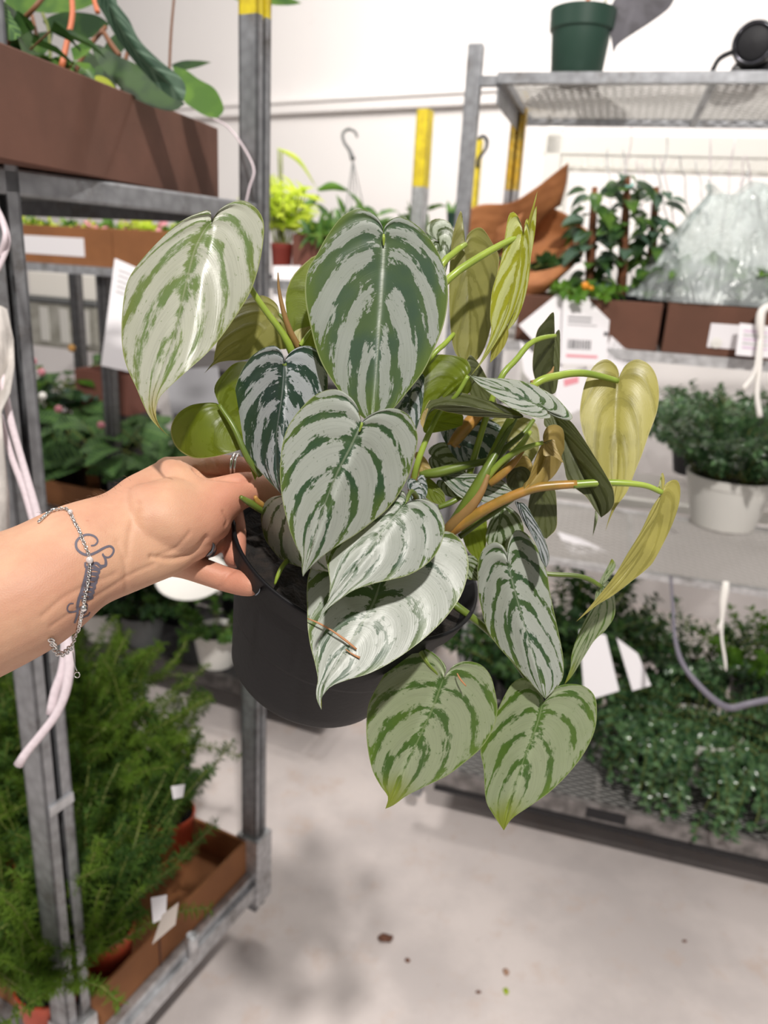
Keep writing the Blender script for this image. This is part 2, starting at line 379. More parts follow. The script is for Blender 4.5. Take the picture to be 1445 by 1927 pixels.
# L1 big pale leaf, upper left
L((398, 417), (319, 822), [(396, 404), (394, 394), (372, 401), (348, 412), (324, 429), (282, 471), (251, 509), (236, 543), (229, 602), (230, 654), (239, 692), (255, 727), (268, 758), (282, 786), (300, 806)],
  [(407, 405), (417, 391), (434, 381), (455, 377), (476, 386), (492, 405), (497, 429), (493, 471), (483, 516), (469, 554), (441, 599), (414, 637), (386, 668), (351, 699), (320, 727), (301, 747), (294, 768), (295, 789), (303, 807)],
  M_L['pale'], .405, .385, .06, .03, .10, mid=[(383, 436), (365, 474), (348, 543), (330, 620), (302, 700), (285, 758), (298, 800)], k=1.9, label='large pale silver leaf with curled olive tip', q=.0012)
# L2 big grey leaf, upper centre
L((722, 443), (700, 800), [(720, 432), (717, 419), (704, 403), (684, 394), (663, 396), (639, 412), (614, 446), (597, 477), (580, 505), (574, 533), (575, 568), (583, 609), (594, 654), (608, 689), (632, 727), (660, 765)],
  [(723, 432), (725, 422), (737, 412), (754, 408), (779, 420), (804, 443), (825, 476), (839, 514), (843, 547), (841, 580), (833, 617), (816, 659), (796, 700), (766, 738), (737, 772)],
  M_L['grey'], .40, .392, .07, .07, -.02, mid=[(722, 480), (718, 560), (712, 650), (704, 740)], label='large grey-silver heart leaf')
# L3 dark silver leaf
L((535, 682), (529, 930), [(533, 668), (524, 654), (511, 650), (490, 658), (469, 675), (452, 703), (441, 737), (440, 772), (445, 806), (459, 841), (476, 870), (496, 895)],
  [(542, 668), (552, 658), (569, 651), (587, 652), (601, 664), (611, 685), (616, 706), (616, 735), (608, 780), (590, 830), (565, 885)],
  M_L['dark'], .412, .405, .09, .05, 0, mid=[(531, 740), (520, 820), (520, 890)], label='dark green leaf with silver blotches')
# L5 central striped leaf
L((680, 798), (570, 1085), [(677, 786), (670, 761), (656, 744), (635, 733), (611, 735), (587, 748), (563, 772), (542, 803), (531, 838), (527, 876), (527, 904), (532, 945), (544, 994), (556, 1025), (567, 1049), (568, 1073)],
  [(686, 788), (700, 778), (725, 769), (750, 770), (771, 784), (783, 808), (786, 830), (779, 859), (771, 890), (752, 928), (731, 956), (703, 980), (672, 1004), (645, 1021), (617, 1039), (596, 1056), (579, 1073)],
  M_L['stripe'], .366, .360, .09, .07, -.02, mid=[(660, 840), (630, 900), (600, 980), (580, 1045)], label='central striped leaf, nearest the camera')
# L6 small leaf low left
L((556, 938), (634, 1078), [(545, 931), (530, 932), (513, 935), (499, 945), (492, 966), (492, 987), (499, 1015), (513, 1035), (530, 1053), (565, 1067), (600, 1074)],
  [(570, 930), (600, 935), (630, 970), (640, 1010), (640, 1050)], M_L['stripe'], .392, .388, .07, .0, .1, mid=[(575, 985), (605, 1040)])
# L7
L((762, 949), (601, 1170), [(764, 936), (758, 924), (740, 924), (715, 940), (690, 965), (660, 988), (630, 1012), (613, 1042), (618, 1075), (621, 1100), (617, 1130), (605, 1150)],
  [(766, 944), (776, 942), (797, 939), (818, 949), (831, 970), (837, 994), (831, 1021), (818, 1046), (797, 1066), (769, 1082), (735, 1091), (700, 1099), (665, 1111), (638, 1129), (613, 1149)],
  M_L['stripe'], .390, .364, .02, .0, .02, mid=[(730, 985), (690, 1040), (650, 1090), (618, 1130)], label='bright silver leaf with a long drawn-out tip')
# L8
L((716, 1095), (605, 1336), [(710, 1075), (690, 1055), (660, 1040), (625, 1038), (600, 1050), (582, 1077), (577, 1111), (578, 1146), (579, 1181), (584, 1215), (593, 1250), (598, 1278), (595, 1298), (596, 1316)],
  [(722, 1075), (745, 1050), (780, 1022), (815, 1004), (838, 999), (859, 1008), (876, 1032), (882, 1063), (876, 1098), (863, 1129), (838, 1163), (807, 1194), (776, 1219), (752, 1236), (724, 1253), (690, 1269), (655, 1279), (624, 1291), (610, 1305), (603, 1319)],
  M_L['stripe'], .404, .374, .02, .0, .0, mid=[(700, 1140), (670, 1190), (632, 1250), (608, 1292)], label='broad silver leaf across the pot wall, with a brown scar')
# L9 / L10 hanging
L((834, 1277), (725, 1522), [(840, 1257), (827, 1238), (806, 1223), (784, 1218), (759, 1229), (734, 1252), (712, 1288), (694, 1324), (689, 1367), (692, 1410), (701, 1450), (716, 1479), (730, 1500)],
  [(842, 1265), (856, 1250), (877, 1244), (903, 1250), (921, 1268), (930, 1295), (936, 1335), (928, 1371), (906, 1407), (874, 1435), (842, 1459), (802, 1479), (766, 1497), (741, 1515)],
  M_L['soft'], .425, .43, .06, .05, 0, mid=[(815, 1330), (788, 1390), (760, 1450), (740, 1495)], label='left one of the two low hanging leaves')
L((1021, 1324), (948, 1563), [(1023, 1313), (1011, 1295), (989, 1276), (967, 1283), (953, 1302), (939, 1331), (918, 1375), (904, 1410), (910, 1446), (914, 1504), (928, 1533)],
  [(1032, 1311), (1047, 1293), (1072, 1287), (1101, 1292), (1119, 1310), (1123, 1338), (1119, 1374), (1101, 1414), (1072, 1453), (1036, 1489), (1000, 1515), (964, 1540)],
  M_L['soft'], .447, .45, .06, .05, 0, mid=[(1008, 1370), (985, 1430), (962, 1500)], label='right one of the two low hanging leaves')
# L11 long hanging leaf
L((956, 1062), (1026, 1315), [(953, 1037), (942, 1023), (928, 1020), (910, 1032), (899, 1062), (899, 1102), (904, 1138), (917, 1185), (938, 1217), (967, 1249), (996, 1282)],
  [(955, 1030), (964, 1005), (974, 997), (992, 1005), (1010, 1030), (1028, 1073), (1035, 1116), (1044, 1159), (1055, 1210), (1060, 1242), (1059, 1275), (1046, 1296), (1032, 1309)],
  M_L['stripe'], .445, .438, .05, .08, 0, mid=[(968, 1110), (988, 1180), (1012, 1260)])
# L12
L((977, 946), (1027, 1069), [(969, 944), (975, 960), (985, 982), (999, 1005), (1011, 1030), (1017, 1052)], [(990, 950), (1003, 972), (1021, 1005), (1032, 1037), (1033, 1057)], M_L['dark'], .437, .43, .05, .12, 0, mid=[(992, 980), (1012, 1015)])
# L13 big yellow leaf
L((1162, 717), (1139, 1000), [(1165, 705), (1159, 688), (1142, 676), (1124, 682), (1109, 701), (1097, 734), (1091, 775), (1095, 808), (1108, 846), (1122, 875), (1140, 905), (1152, 930), (1152, 955), (1144, 980)],
  [(1167, 705), (1178, 686), (1198, 676), (1219, 684), (1234, 705), (1240, 738), (1236, 775), (1221, 817), (1207, 858), (1194, 890), (1180, 925), (1160, 953), (1148, 976)],
  M_L['yellow'], .472, .462, -.03, -.05, .12, mid=[(1160, 770), (1163, 840), (1160, 900), (1152, 955)], under=True, label='yellow-green leaf seen from its underside')
# L14
L((1035, 772), (1131, 974), [(1026, 780), (1024, 800), (1040, 815), (1054, 850), (1062, 880), (1066, 900), (1077, 915), (1102, 934), (1118, 957)],
  [(1050, 776), (1073, 792), (1093, 818), (1118, 857), (1141, 895), (1154, 921), (1156, 947), (1147, 962)],
  M_L['shade'], .452, .448, .0, -.08, .1, mid=[(1060, 820), (1095, 890), (1125, 945)], under=True, label='dark leaf underside in front of the yellow leaf')
# L15 tan curled
L((1022, 831), (985, 925), [(1012, 850), (1003, 875), (995, 900), (985, 912)], [(1022, 818), (1030, 803), (1046, 799), (1059, 808), (1062, 829), (1060, 860), (1048, 888), (1028, 908), (1003, 918)], M_L['tan'], .44, .445, .05, .0, .06, mid=[(1025, 860), (1010, 895)], under=True)
L((1022, 831), (1061, 872), [(1022, 845), (1024, 858), (1040, 858)], [(1030, 836), (1042, 826), (1046, 840), (1054, 858)], M_L['tan'], .437, .434, 0, 0, 0, under=True, N=16, M=6)
# L16 long rolled yellow leaf
L((1246, 927), (1084, 1170), [(1238, 938), (1226, 956), (1205, 1001), (1179, 1044), (1158, 1080), (1133, 1113), (1104, 1148)],
  [(1250, 914), (1260, 905), (1273, 903), (1280, 918), (1277, 951), (1262, 994), (1233, 1051), (1219, 1069), (1187, 1095), (1154, 1120), (1122, 1140)],
  M_L['yellow'], .445, .43, .05, .05, .0, mid=[(1240, 960), (1215, 1020), (1175, 1080), (1130, 1130)], under=True, label='long folded yellow leaf at far right')
L((1246, 929), (1236, 925), [(1243, 912), (1246, 888)], [(1251, 905), (1246, 888), (1241, 905)], M_L['yellow'], .446, .446, under=True, N=14, M=4)
# L17
L((1131, 1104), (1062, 1288), [(1124, 1108), (1120, 1120), (1116, 1140), (1097, 1174), (1082, 1210), (1075, 1235), (1073, 1257)],
  [(1136, 1098), (1148, 1095), (1156, 1120), (1157, 1156), (1140, 1185), (1118, 1206), (1097, 1239), (1077, 1271)], M_L['soft'], .47, .475, .03, .06, 0, mid=[(1130, 1140), (1105, 1200), (1080, 1250)])
L((1131, 1104), (1151, 1051), [(1128, 1095), (1140, 1072)], [(1143, 1091), (1156, 1072), (1158, 1060)], M_L['soft'], .468, .466, under=False, N=14, M=4)
# L18 foreshortened silver leaf
L((1026, 769), (883, 706), [(1030, 776), (1036, 786), (1010, 786), (970, 772), (933, 748), (903, 726)], [(1038, 782), (1056, 789), (1071, 791), (1077, 783), (1061, 763), (1041, 744), (999, 722), (957, 713), (916, 711)],
  M_L['stripe'], .42, .455, -.06, .03, 0, mid=[(990, 752), (930, 724)], label='leaf lying almost level, silver side up')
# L19
L((985, 784), (797, 803), [(978, 777), (949, 764), (908, 750), (874, 740), (841, 736), (816, 746), (800, 768)], [(975, 788), (955, 787), (933, 786), (887, 783), (845, 776), (812, 771)], M_L['shade'], .425, .44, .06, -.05, 0, mid=[(930, 774), (870, 762), (815, 765)], under=True)
L((800, 770), (796, 806), [(794, 780), (791, 795)], [(806, 768), (801, 785)], M_L['tan'], .439, .437, N=12, M=4, under=True)
# L20
L((879, 707), (790, 790), [(886, 696), (882, 682), (870, 673), (845, 668), (816, 669), (799, 690), (788, 730), (785, 765)], [(887, 722), (884, 738), (860, 752), (835, 762), (812, 780)], M_L['green'], .45, .455, .0, .04, .05, mid=[(850, 725), (820, 755)], under=True)
L((876, 690), (936, 780), [(880, 676), (887, 668), (905, 690), (925, 730), (935, 760)], [(880, 710), (884, 740), (905, 765)], M_L['shade'], .462, .47, N=24, under=True)
L((800, 790), (870, 800), [(795, 775), (800, 768), (840, 772), (870, 780)], [(796, 800), (800, 815), (830, 812), (858, 805)], M_L['green'], .47, .46, N=24, under=True)
# L22 tall olive underside
L((876, 460), (878, 690), [(872, 440), (870, 410), (867, 396), (857, 422), (850, 455), (845, 526), (847, 609), (855, 660)], [(879, 443), (891, 431), (908, 430), (928, 460), (939, 485), (935, 526), (928, 588), (917, 640), (900, 675)],
  M_L['olive'], .465, .47, .0, .03, .08, mid=[(882, 530), (885, 620)], under=True, label='tall tan-olive leaf underside behind the big leaf')
# L23 tall lime leaf + right flap
L((985, 440), (885, 708), [(975, 412), (968, 399), (957, 406), (949, 451), (941, 497), (926, 547), (922, 593), (924, 626), (912, 663), (898, 690)], [(988, 418), (993, 412), (998, 450), (993, 510), (978, 560), (955, 610), (930, 650), (905, 685)],
  M_L['lime'], .438, .452, .03, .05, 0, mid=[(975, 500), (955, 580), (925, 650)], label='tall folded lime-and-silver leaf')
L((990, 455), (952, 625), [(990, 430), (1000, 395), (1009, 373)], [(1009, 385), (1007, 435), (999, 485), (995, 526), (985, 570), (970, 605)], M_L['lime'], .442, .46, .0, .0, 0, mid=[(985, 520), (972, 580)], N=30, M=8)
L((950, 600), (922, 683), [(935, 625), (925, 655)], [(957, 626), (950, 650), (937, 668)], M_L['lime'], .458, .46, N=16, M=5, under=True)
# L24, L25
L((826, 455), (826, 560), [(815, 448), (802, 436), (808, 418), (825, 411), (845, 418), (853, 435), (850, 464), (842, 500)], [(810, 452), (801, 450), (806, 480), (812, 520)], M_L['shade'], .48, .48, N=30, M=8, label='small dark leaf peeping out behind')
L((1044, 633), (1040, 742), [(1043, 610), (1041, 587), (1024, 605), (1011, 622), (1005, 651), (1002, 692), (1010, 722), (1025, 738)], [(1047, 624), (1053, 622), (1054, 651), (1053, 692), (1047, 734)], M_L['shade'], .478, .48, .05, .02, .0, mid=[(1040, 680)], under=True)
# L26, L27, L28
L((526, 592), (384, 703), [(520, 572), (507, 561), (493, 556), (476, 558), (450, 575), (425, 610), (410, 640), (404, 665), (400, 684)], [(535, 588), (548, 591), (566, 599), (577, 615), (570, 640), (545, 655), (520, 658), (497, 662), (462, 677), (428, 679), (405, 685)],
  M_L['olive'], .455, .46, .0, .0, .05, mid=[(490, 615), (450, 645), (410, 672)], under=True, label='olive leaf underside behind the pale leaf')
L((600, 610), (560, 760), [(605, 560), (600, 500), (597, 478), (566, 502), (545, 530), (537, 564), (541, 600), (550, 660)], [(615, 620), (620, 660), (600, 720)], M_L['green'], .45, .45, N=30, M=8, under=True)
L((412, 762), (480, 905), [(405, 758), (386, 758), (358, 763), (334, 779), (322, 803), (324, 827), (338, 848), (365, 862), (400, 860), (434, 852), (458, 848), (470, 880)],
  [(408, 750), (403, 735), (407, 720), (421, 702), (441, 684), (466, 681), (490, 700), (500, 760), (500, 850)], M_L['green'], .43, .432, -.03, .04, .06, mid=[(440, 805), (465, 860)], under=True, label='yellow-green leaf underside above the hand')
L((560, 655), (590, 612), [(550, 640), (556, 622)], [(572, 640), (585, 625)], M_L['yellow'], .445, .45, N=12, M=4, under=True)
# L29 silver piece right of big leaf
L((772, 735), (765, 860), [(765, 710), (750, 715), (735, 745), (735, 790), (745, 830)], [(780, 712), (797, 703), (798, 735), (793, 775), (783, 810)], M_L['dark'], .43, .43, N=30, M=8)
# interior leaves
L((850, 800), (890, 880), [(840, 790), (828, 795), (830, 815), (845, 845), (865, 870)], [(870, 790), (905, 785), (940, 800), (955, 830), (945, 855), (918, 865)], M_L['dark'], .475, .48, N=30, M=8)
L((925, 790), (1000, 870), [(915, 786), (905, 792), (930, 820), (960, 850)], [(940, 783), (985, 785), (1010, 800), (1015, 840)], M_L['olive'], .482, .48, N=30, M=8, under=True)
L((826, 893), (965, 925), [(835, 888), (870, 890), (905, 893), (940, 900)], [(830, 900), (848, 920), (870, 938), (910, 945), (945, 940)], M_L['stripe'], .475, .46, N=30, M=8)
L((838, 905), (870, 935), [(824, 903), (822, 915), (835, 930), (855, 937)], [(850, 905), (862, 915), (868, 925)], M_L['shade'], .48, .48, N=20, M=6)
L((812, 858), (880, 900), [(805, 850), (815, 838), (835, 832), (855, 840), (868, 860)], [(806, 868), (815, 885), (840, 898)], M_L['shade'], .487, .49, N=20, M=6)
L((785, 870), (818, 898), [(780, 858), (786, 850), (803, 866)], [(782, 885), (790, 900), (803, 900)], M_L['tan'], .47, .47, N=20, M=6, under=True)
L((972, 880), (965, 930), [(985, 878), (998, 888), (996, 905), (985, 925)], [(960, 885), (953, 900), (956, 918)], M_L['shade'], .465, .465, N=20, M=6, under=True)
L((1000, 870), (960, 910), [(990, 858), (975, 860), (958, 875), (950, 895)], [(1002, 880), (998, 895), (980, 905)], M_L['tan'], .47, .468, N=20, M=6, under=True)
L((1022, 905), (1028, 1014), [(1010, 912), (998, 930), (994, 965), (1005, 1000)], [(1035, 910), (1045, 925), (1048, 965), (1046, 995)], M_L['shade'], .463, .47, N=30, M=8, under=True)
L((945, 950), (930, 1045), [(935, 955), (920, 985), (914, 1015)], [(960, 955), (980, 975), (985, 1010), (965, 1035)], M_L['shade'], .47, .475, N=30, M=8)
L((880, 960), (905, 1060), [(870, 975), (868, 1000), (880, 1035)], [(900, 955), (915, 975), (915, 1020)], M_L['green'], .478, .478, N=24, M=6, under=True)
L((800, 905), (838, 950), [(808, 900), (825, 915), (836, 930)], [(796, 915), (800, 935), (820, 948)], M_L['green'], .478, .478, N=20, M=6, under=True)
L((772, 925), (790, 945), [(765, 912), (770, 900), (785, 905), (800, 925)], [(765, 930), (770, 942)], M_L['dark'], .44, .44, N=16, M=6)
L((785, 905), (800, 940), [(788, 895), (798, 895), (805, 920)], [(782, 915), (788, 935)], M_L['dark'], .45, .45, N=16, M=6)
L((1120, 960), (1115, 1010), [(1125, 975)], [(1118, 990)], M_L['olive'], .46, .462, N=10, M=3)
L((870, 1050), (908, 1095), [(862, 1060), (868, 1085)], [(890, 1045), (905, 1065)], M_L['shade'], .465, .47, N=20, M=6)
# petioles
PT = lambda pts, m, **k: pxtube('petiole', pts, m, PLANT, **k)
PT([(398, 419, .408, 5), (430, 470, .418, 5), (475, 548, .428, 6), (500, 585, .432, 6.5), (530, 625, .436, 7), (548, 660, .44, 8), (575, 740, .455, 8), (620, 880, .475, 9)], M_pet)
PT([(523, 513, .428, 1), (525, 545, .430, 3), (533, 585, .433, 4.5), (545, 622, .437, 6), (562, 655, .442, 7)], M_sheath)
PT([(565, 650, .44, 4), (580, 628, .44, 3.5), (592, 613, .44, 1)], M_pet)
PT([(722, 447, .404, 4), (735, 520, .42, 5), (725, 700, .45, 7), (700, 900, .475, 8)], M_pet)
PT([(722, 441, .3988, 2), (722, 448, .3985, 3), (722, 462, .3995, 1.5)], M_pet)
PT([(681, 795, .3648, 2), (680, 801, .3645, 2.6), (676, 812, .3655, 1.5)], M_pet)
PT([(680, 800, .371, 4), (690, 850, .41, 5), (690, 960, .475, 8)], M_pet)
PT([(535, 684, .413, 4), (560, 740, .43, 5), (620, 900, .475, 7)], M_petd)
PT([(985, 442, .442, 4), (960, 452, .441, 6), (900, 485, .435, 7), (841, 528, .43, 7.5), (790, 600, .44, 8), (740, 780, .465, 9), (720, 960, .48, 10)], M_pet)
PT([(876, 460, .461, 5), (866, 466, .458, 6), (850, 480, .455, 6.5), (830, 502, .45, 7), (790, 600, .46, 7), (740, 820, .475, 8)], M_pet)
PT([(857, 477, .462, 3), (845, 485, .462, 5), (828, 497, .46, 5)], M_pet)
PT([(854, 628, .47, 4), (836, 648, .465, 5), (816, 667, .462, 5), (770, 730, .465, 6), (745, 860, .475, 7)], M_pet)
PT([(1045, 632, .476, 4), (1020, 636, .472, 5), (995, 648, .468, 5.5), (972, 676, .464, 5.5), (942, 712, .46, 6), (910, 800, .468, 6), (870, 940, .475, 7)], M_pet)
PT([(1163, 717, .468, 5), (1130, 708, .465, 6), (1095, 702, .46, 7), (1055, 706, .456, 7.5), (1005, 724, .452, 8), (960, 790, .46, 8), (905, 900, .47, 8)], M_pet, n=40)
PT([(1042, 690, .456, 1), (1036, 703, .455, 4), (1018, 716, .453, 6), (1000, 722, .452, 6)], M_sheath)
PT([(881, 707, .447, 4), (858, 745, .45, 4.5), (828, 775, .458, 5), (803, 825, .455, 6), (786, 870, .455, 6), (778, 905, .46, 6)], M_pet)
PT([(786, 868, .4555, 5), (780, 895, .459, 7), (775, 925, .463, 8)], M_sheath)
PT([(974, 783, .462, 3), (955, 815, .458, 5), (935, 850, .455, 7), (915, 885, .453, 10), (895, 925, .455, 14), (870, 965, .46, 14), (845, 998, .466, 11)], M_petd, n=36)
PT([(918, 893, .451, 5), (905, 925, .452, 8), (880, 960, .456, 11), (850, 990, .462, 12), (838, 1005, .467, 10)], M_sheath)
PT([(1004, 790, .466, 4), (985, 815, .463, 5), (950, 845, .462, 6), (930, 870, .46, 6)], M_petd)
PT([(1022, 833, .437, 4), (990, 842, .44, 5), (955, 860, .447, 6), (928, 885, .452, 6), (895, 930, .462, 7)], M_pet)
PT([(998, 812, .46, 4), (980, 838, .457, 6), (960, 858, .456, 6), (925, 890, .458, 6)], M_pet)
PT([(985, 848, .452, 3), (965, 872, .453, 7), (940, 895, .455, 9), (920, 908, .458, 10)], M_orange)
PT([(1246, 927, .443, 5), (1215, 914, .443, 5.5), (1170, 909, .443, 6.5), (1120, 909, .444, 7.5), (1078, 912, .445, 8)], M_pet)
PT([(1085, 911, .4448, 8), (1040, 914, .446, 9), (1000, 920, .447, 9.5), (945, 942, .45, 10), (900, 966, .455, 11), (868, 985, .46, 13), (842, 1002, .466, 12)], M_orange, n=36)
PT([(1131, 1104, .468, 4), (1108, 1090, .467, 5), (1080, 1083, .466, 5), (1030, 1080, .466, 5), (980, 1070, .468, 5), (930, 1075, .47, 6), (880, 1060, .48, 7)], M_petd)
PT([(965, 940, .46, 4), (930, 965, .462, 5), (900, 985, .466, 5), (865, 1010, .47, 6)], M_petd)
PT([(902, 775, .468, 13), (880, 800, .468, 13), (862, 822, .468, 12), (850, 838, .468, 9)], M_orange)
PT([(842, 836, .467, 2), (852, 834, .467, 3), (866, 842, .467, 2)], M_sheath, n=8)
PT([(925, 866, .468, 7), (895, 872, .468, 7), (860, 880, .469, 10), (820, 890, .47, 10), (790, 893, .472, 8)], M_petd)
PT([(825, 955, .475, 5), (850, 945, .475, 6), (875, 930, .476, 5)], M_petd)
PT([(956, 1064, .447, 3), (945, 1100, .46, 4), (925, 1120, .47, 5)], M_petd, n=12)
PT([(1021, 1325, .449, 4), (1000, 1290, .462, 5), (950, 1220, .47, 6), (905, 1175, .468, 7), (862, 1143, .466, 8), (820, 1110, .47, 8)], M_petd)
PT([(834, 1278, .427, 4), (800, 1240, .435, 5), (785, 1200, .44, 6), (790, 1140, .455, 6)], M_petd)
PT([(762, 950, .395, 3), (775, 925, .42, 5), (790, 960, .46, 6), (780, 1020, .48, 6)], M_petd)
PT([(716, 1096, .409, 4), (740, 1050, .45, 5), (750, 1000, .48, 6)], M_petd)
PT([(556, 940, .402, 3), (570, 960, .44, 5), (600, 990, .475, 6)], M_petd)
PT([(412, 762, .426, 4), (440, 805, .424, 5.5), (465, 860, .425, 6), (490, 895, .43, 6)], M_petd)
PT([(526, 592, .45, 3), (540, 610, .445, 5), (552, 650, .445, 6)], M_petd)
PT([(452, 935, .427, 4), (472, 947, .432, 7), (495, 960, .44, 8), (520, 975, .452, 8)], M_petd)
PT([(480, 934, .431, 3), (485, 944, .434, 6), (500, 955, .44, 7)], M_orange, n=10)
PT([(517, 1100, .428, 2), (522, 1085, .428, 4), (530, 1068, .43, 4.5), (540, 1055, .436, 5)], M_pet, n=12)
pxtube('stem', [(842, 1003, .466, 12), (820, 1010, .474, 12), (790, 1015, .482, 12), (750, 1030, .49, 12)], M_red, PLANT)
pxtube('stem', [(620, 880, .475, 9), (640, 960, .483, 10), (650, 1010, .49, 10)], M_sheath, PLANT)
pxtube('stem', [(720, 960, .48, 10), (715, 1010, .485, 11), (710, 1040, .49, 11)], M_sheath, PLANT)
# brown scars on two leaves
M_scar = simple('dry_brown_scar', sr(176, 124, 84), .7)
pxtube('scar', [(579, 1164, .3935, 1.0), (600, 1173, .391, 1.8), (625, 1187, .3885, 1.6), (650, 1205, .387, 2.4), (671, 1222, .387, 1.8)], M_scar, PLANT, n=20, res=6)
pxtube('scar', [(650, 1222, .386, 1), (665, 1232, .386, 1.5), (677, 1238, .386, 2.4)], M_scar, PLANT, n=8, res=6)
pxtube('scar', [(860, 1267, .4245, 1), (866, 1278, .4245, 1.8), (877, 1291, .4245, 1.2)], M_scar, PLANT, n=8, res=6)

# ================================================================ arm and hand
def skin_mat():
    t = NT('skin'); ob = t.n('ShaderNodeTexCoord').outputs['Object']
    n = t.noise(ob, 22, 4, .6); f = t.noise(ob, 230, 2, .5); p = t.noise(ob, 9, 2)
    c = t.mix(t.smooth(n, .35, .7), sr(206, 162, 132), sr(192, 142, 116))
    c = t.mix(t.m_('MULTIPLY', t.smooth(p, .5, .75), .5), c, sr(214, 174, 144))
    c = t.mix(t.m_('MULTIPLY', t.smooth(f, .73, .80), .4), c, sr(176, 110, 84))
    # reddening of the finger tips: distance along the limb direction, a colour of the skin itself
    sp = t.n('ShaderNodeSeparateXYZ'); t.set(sp.inputs[0], ob)
    c = t.mix(t.m_('MULTIPLY', t.smooth(sp.outputs[0], -.115, -.082), .5), c, sr(186, 110, 92))
    bn = t.n('ShaderNodeBump'); bn.inputs['Strength'].default_value = .22; bn.inputs['Distance'].default_value = .0004
    vor = t.n('ShaderNodeTexVoronoi'); vor.inputs['Scale'].default_value = 1400; t.set(vor.inputs['Vector'], ob)
    t.set(bn.inputs['Height'], t.m_('ADD', vor.outputs['Distance'], t.noise(ob, 120, 4)))
    b = t.bsdf(Base_Color=c, Roughness=.58, Normal=bn.outputs[0])
    b.inputs['Subsurface Weight'].default_value = .12; b.inputs['Subsurface Radius'].default_value = (.009, .004, .002); b.inputs['Subsurface Scale'].default_value = 1.0
    return t.fin(b.outputs[0])
M_skin = skin_mat()
def limb(mb, pts, n=28, res=20, caps=(True, True)):
    """pts: (px, py, depth, half width px, half thickness m); elliptic tapered tube with round ends"""
    c = catmull(pts, n); rows = []
    P2 = [p[:2] for p in c]
    for i, p in enumerate(c):
        t = P2[min(i + 1, n - 1)] - P2[max(i - 1, 0)]; t = t / np.linalg.norm(t); rows.append((p, np.array([-t[1], t[0]]), t, 1.0, 0.0))
    def capr(row, sgn):
        p, pe, t, _, _ = row; out = []
        for k in (1, 2, 3, 4, 5):
            a = k / 5.2 * pi / 2; out.append((p, pe, t, cos(a), sgn * sin(a)))
        return out
    if caps[0]: rows = capr(rows[0], -1)[::-1] + rows
    if caps[1]: rows = rows + capr(rows[-1], 1)
    V = []
    for p, pe, t, sc, off in rows:
        wpx = p[3]; q = p[:2] + t * off * min(wpx, p[4] / p[2] * F); th = p[4]
        for j in range(res):
            a = 2 * pi * j / res
            V.append(at(q[0] + pe[0] * wpx * sc * cos(a), q[1] + pe[1] * wpx * sc * cos(a), p[2] + th * sc * sin(a)))
    m = len(rows); Fc = []
    for i in range(m - 1):
        for j in range(res):
            a = i * res + j; b = i * res + (j + 1) % res; Fc.append((a, b, b + res, a + res))
    Fc.append(tuple(range(res))); Fc.append(tuple((m - 1) * res + j for j in range(res))[::-1])
    mb.add(V, Fc)
hb = MB()
# forearm -> wrist -> palm
limb(hb, [(-330, 1260, .37, 165, .040), (-120, 1180, .378, 140, .036), (45, 1112, .385, 122, .031), (145, 1051, .395, 104, .025), (232, 1018, .408, 97, .021), (295, 984, .422, 103, .020), (345, 945, .437, 92, .019)], 40, 32)
# thenar mass and thumb laid over the pot rim
limb(hb, [(270, 980, .412, 70, .018), (330, 975, .420, 78, .020), (378, 962, .428, 66, .019), (420, 938, .437, 44, .0155), (460, 922, .445, 34, .0125), (500, 924, .455, 32, .0115), (535, 940, .468, 27, .009)], 34, 26)
limb(hb, [(330, 1010, .424, 60, .018), (375, 995, .430, 52, .016), (402, 985, .436, 34, .013)], 16, 22)
# index finger behind, with the ring
limb(hb, [(325, 900, .447, 44, .014), (352, 890, .452, 33, .012), (395, 881, .460, 26, .0095), (440, 882, .468, 25, .0088), (480, 892, .476, 24, .0085), (520, 915, .482, 20, .0075)], 30, 20)
# heel of the hand on the little-finger side
limb(hb, [(240, 1050, .418, 52, .016), (300, 1045, .430, 46, .016), (345, 1035, .442, 40, .015), (380, 1020, .452, 34, .013)], 20, 22)
# little finger side: lowest finger pointing right below the rim
limb(hb, [(305, 1050, .436, 34, .012), (345, 1062, .440, 27, .010), (385, 1076, .441, 25, .0088), (425, 1090, .440, 24, .0080), (455, 1098, .437, 23.5, .0078), (468, 1101, .435, 22, .0074)], 26, 18)
# reddish finger folded against the pot
limb(hb, [(385, 930, .462, 30, .010), (425, 950, .465, 26, .0085), (437, 985, .462, 25, .008), (441, 1020, .457, 23, .0078), (441, 1048, .453, 21.5, .0075)], 24, 18)
# finger whose nail shows under the thumb mass
limb(hb, [(405, 950, .468, 24, .009), (422, 985, .462, 22, .008), (412, 1014, .454, 21, .0075), (396, 1030, .448, 19.5, .007)], 22, 18)
arm = hb.build('person', M_skin, None, True)
md = arm.modifiers.new('remesh', 'REMESH'); md.mode = 'VOXEL'; md.voxel_size = .0011; md.use_smooth_shade = True
ms = arm.modifiers.new('smooth', 'SMOOTH'); ms.iterations = 7; ms.factor = .5
dg = bpy.context.evaluated_depsgraph_get(); dg.update()
me = bpy.data.meshes.new_from_object(arm.evaluated_get(dg)); arm.modifiers.clear(); arm.data = me
me.materials.clear(); me.materials.append(M_skin); me.polygons.foreach_set('use_smooth', [True] * len(me.polygons))
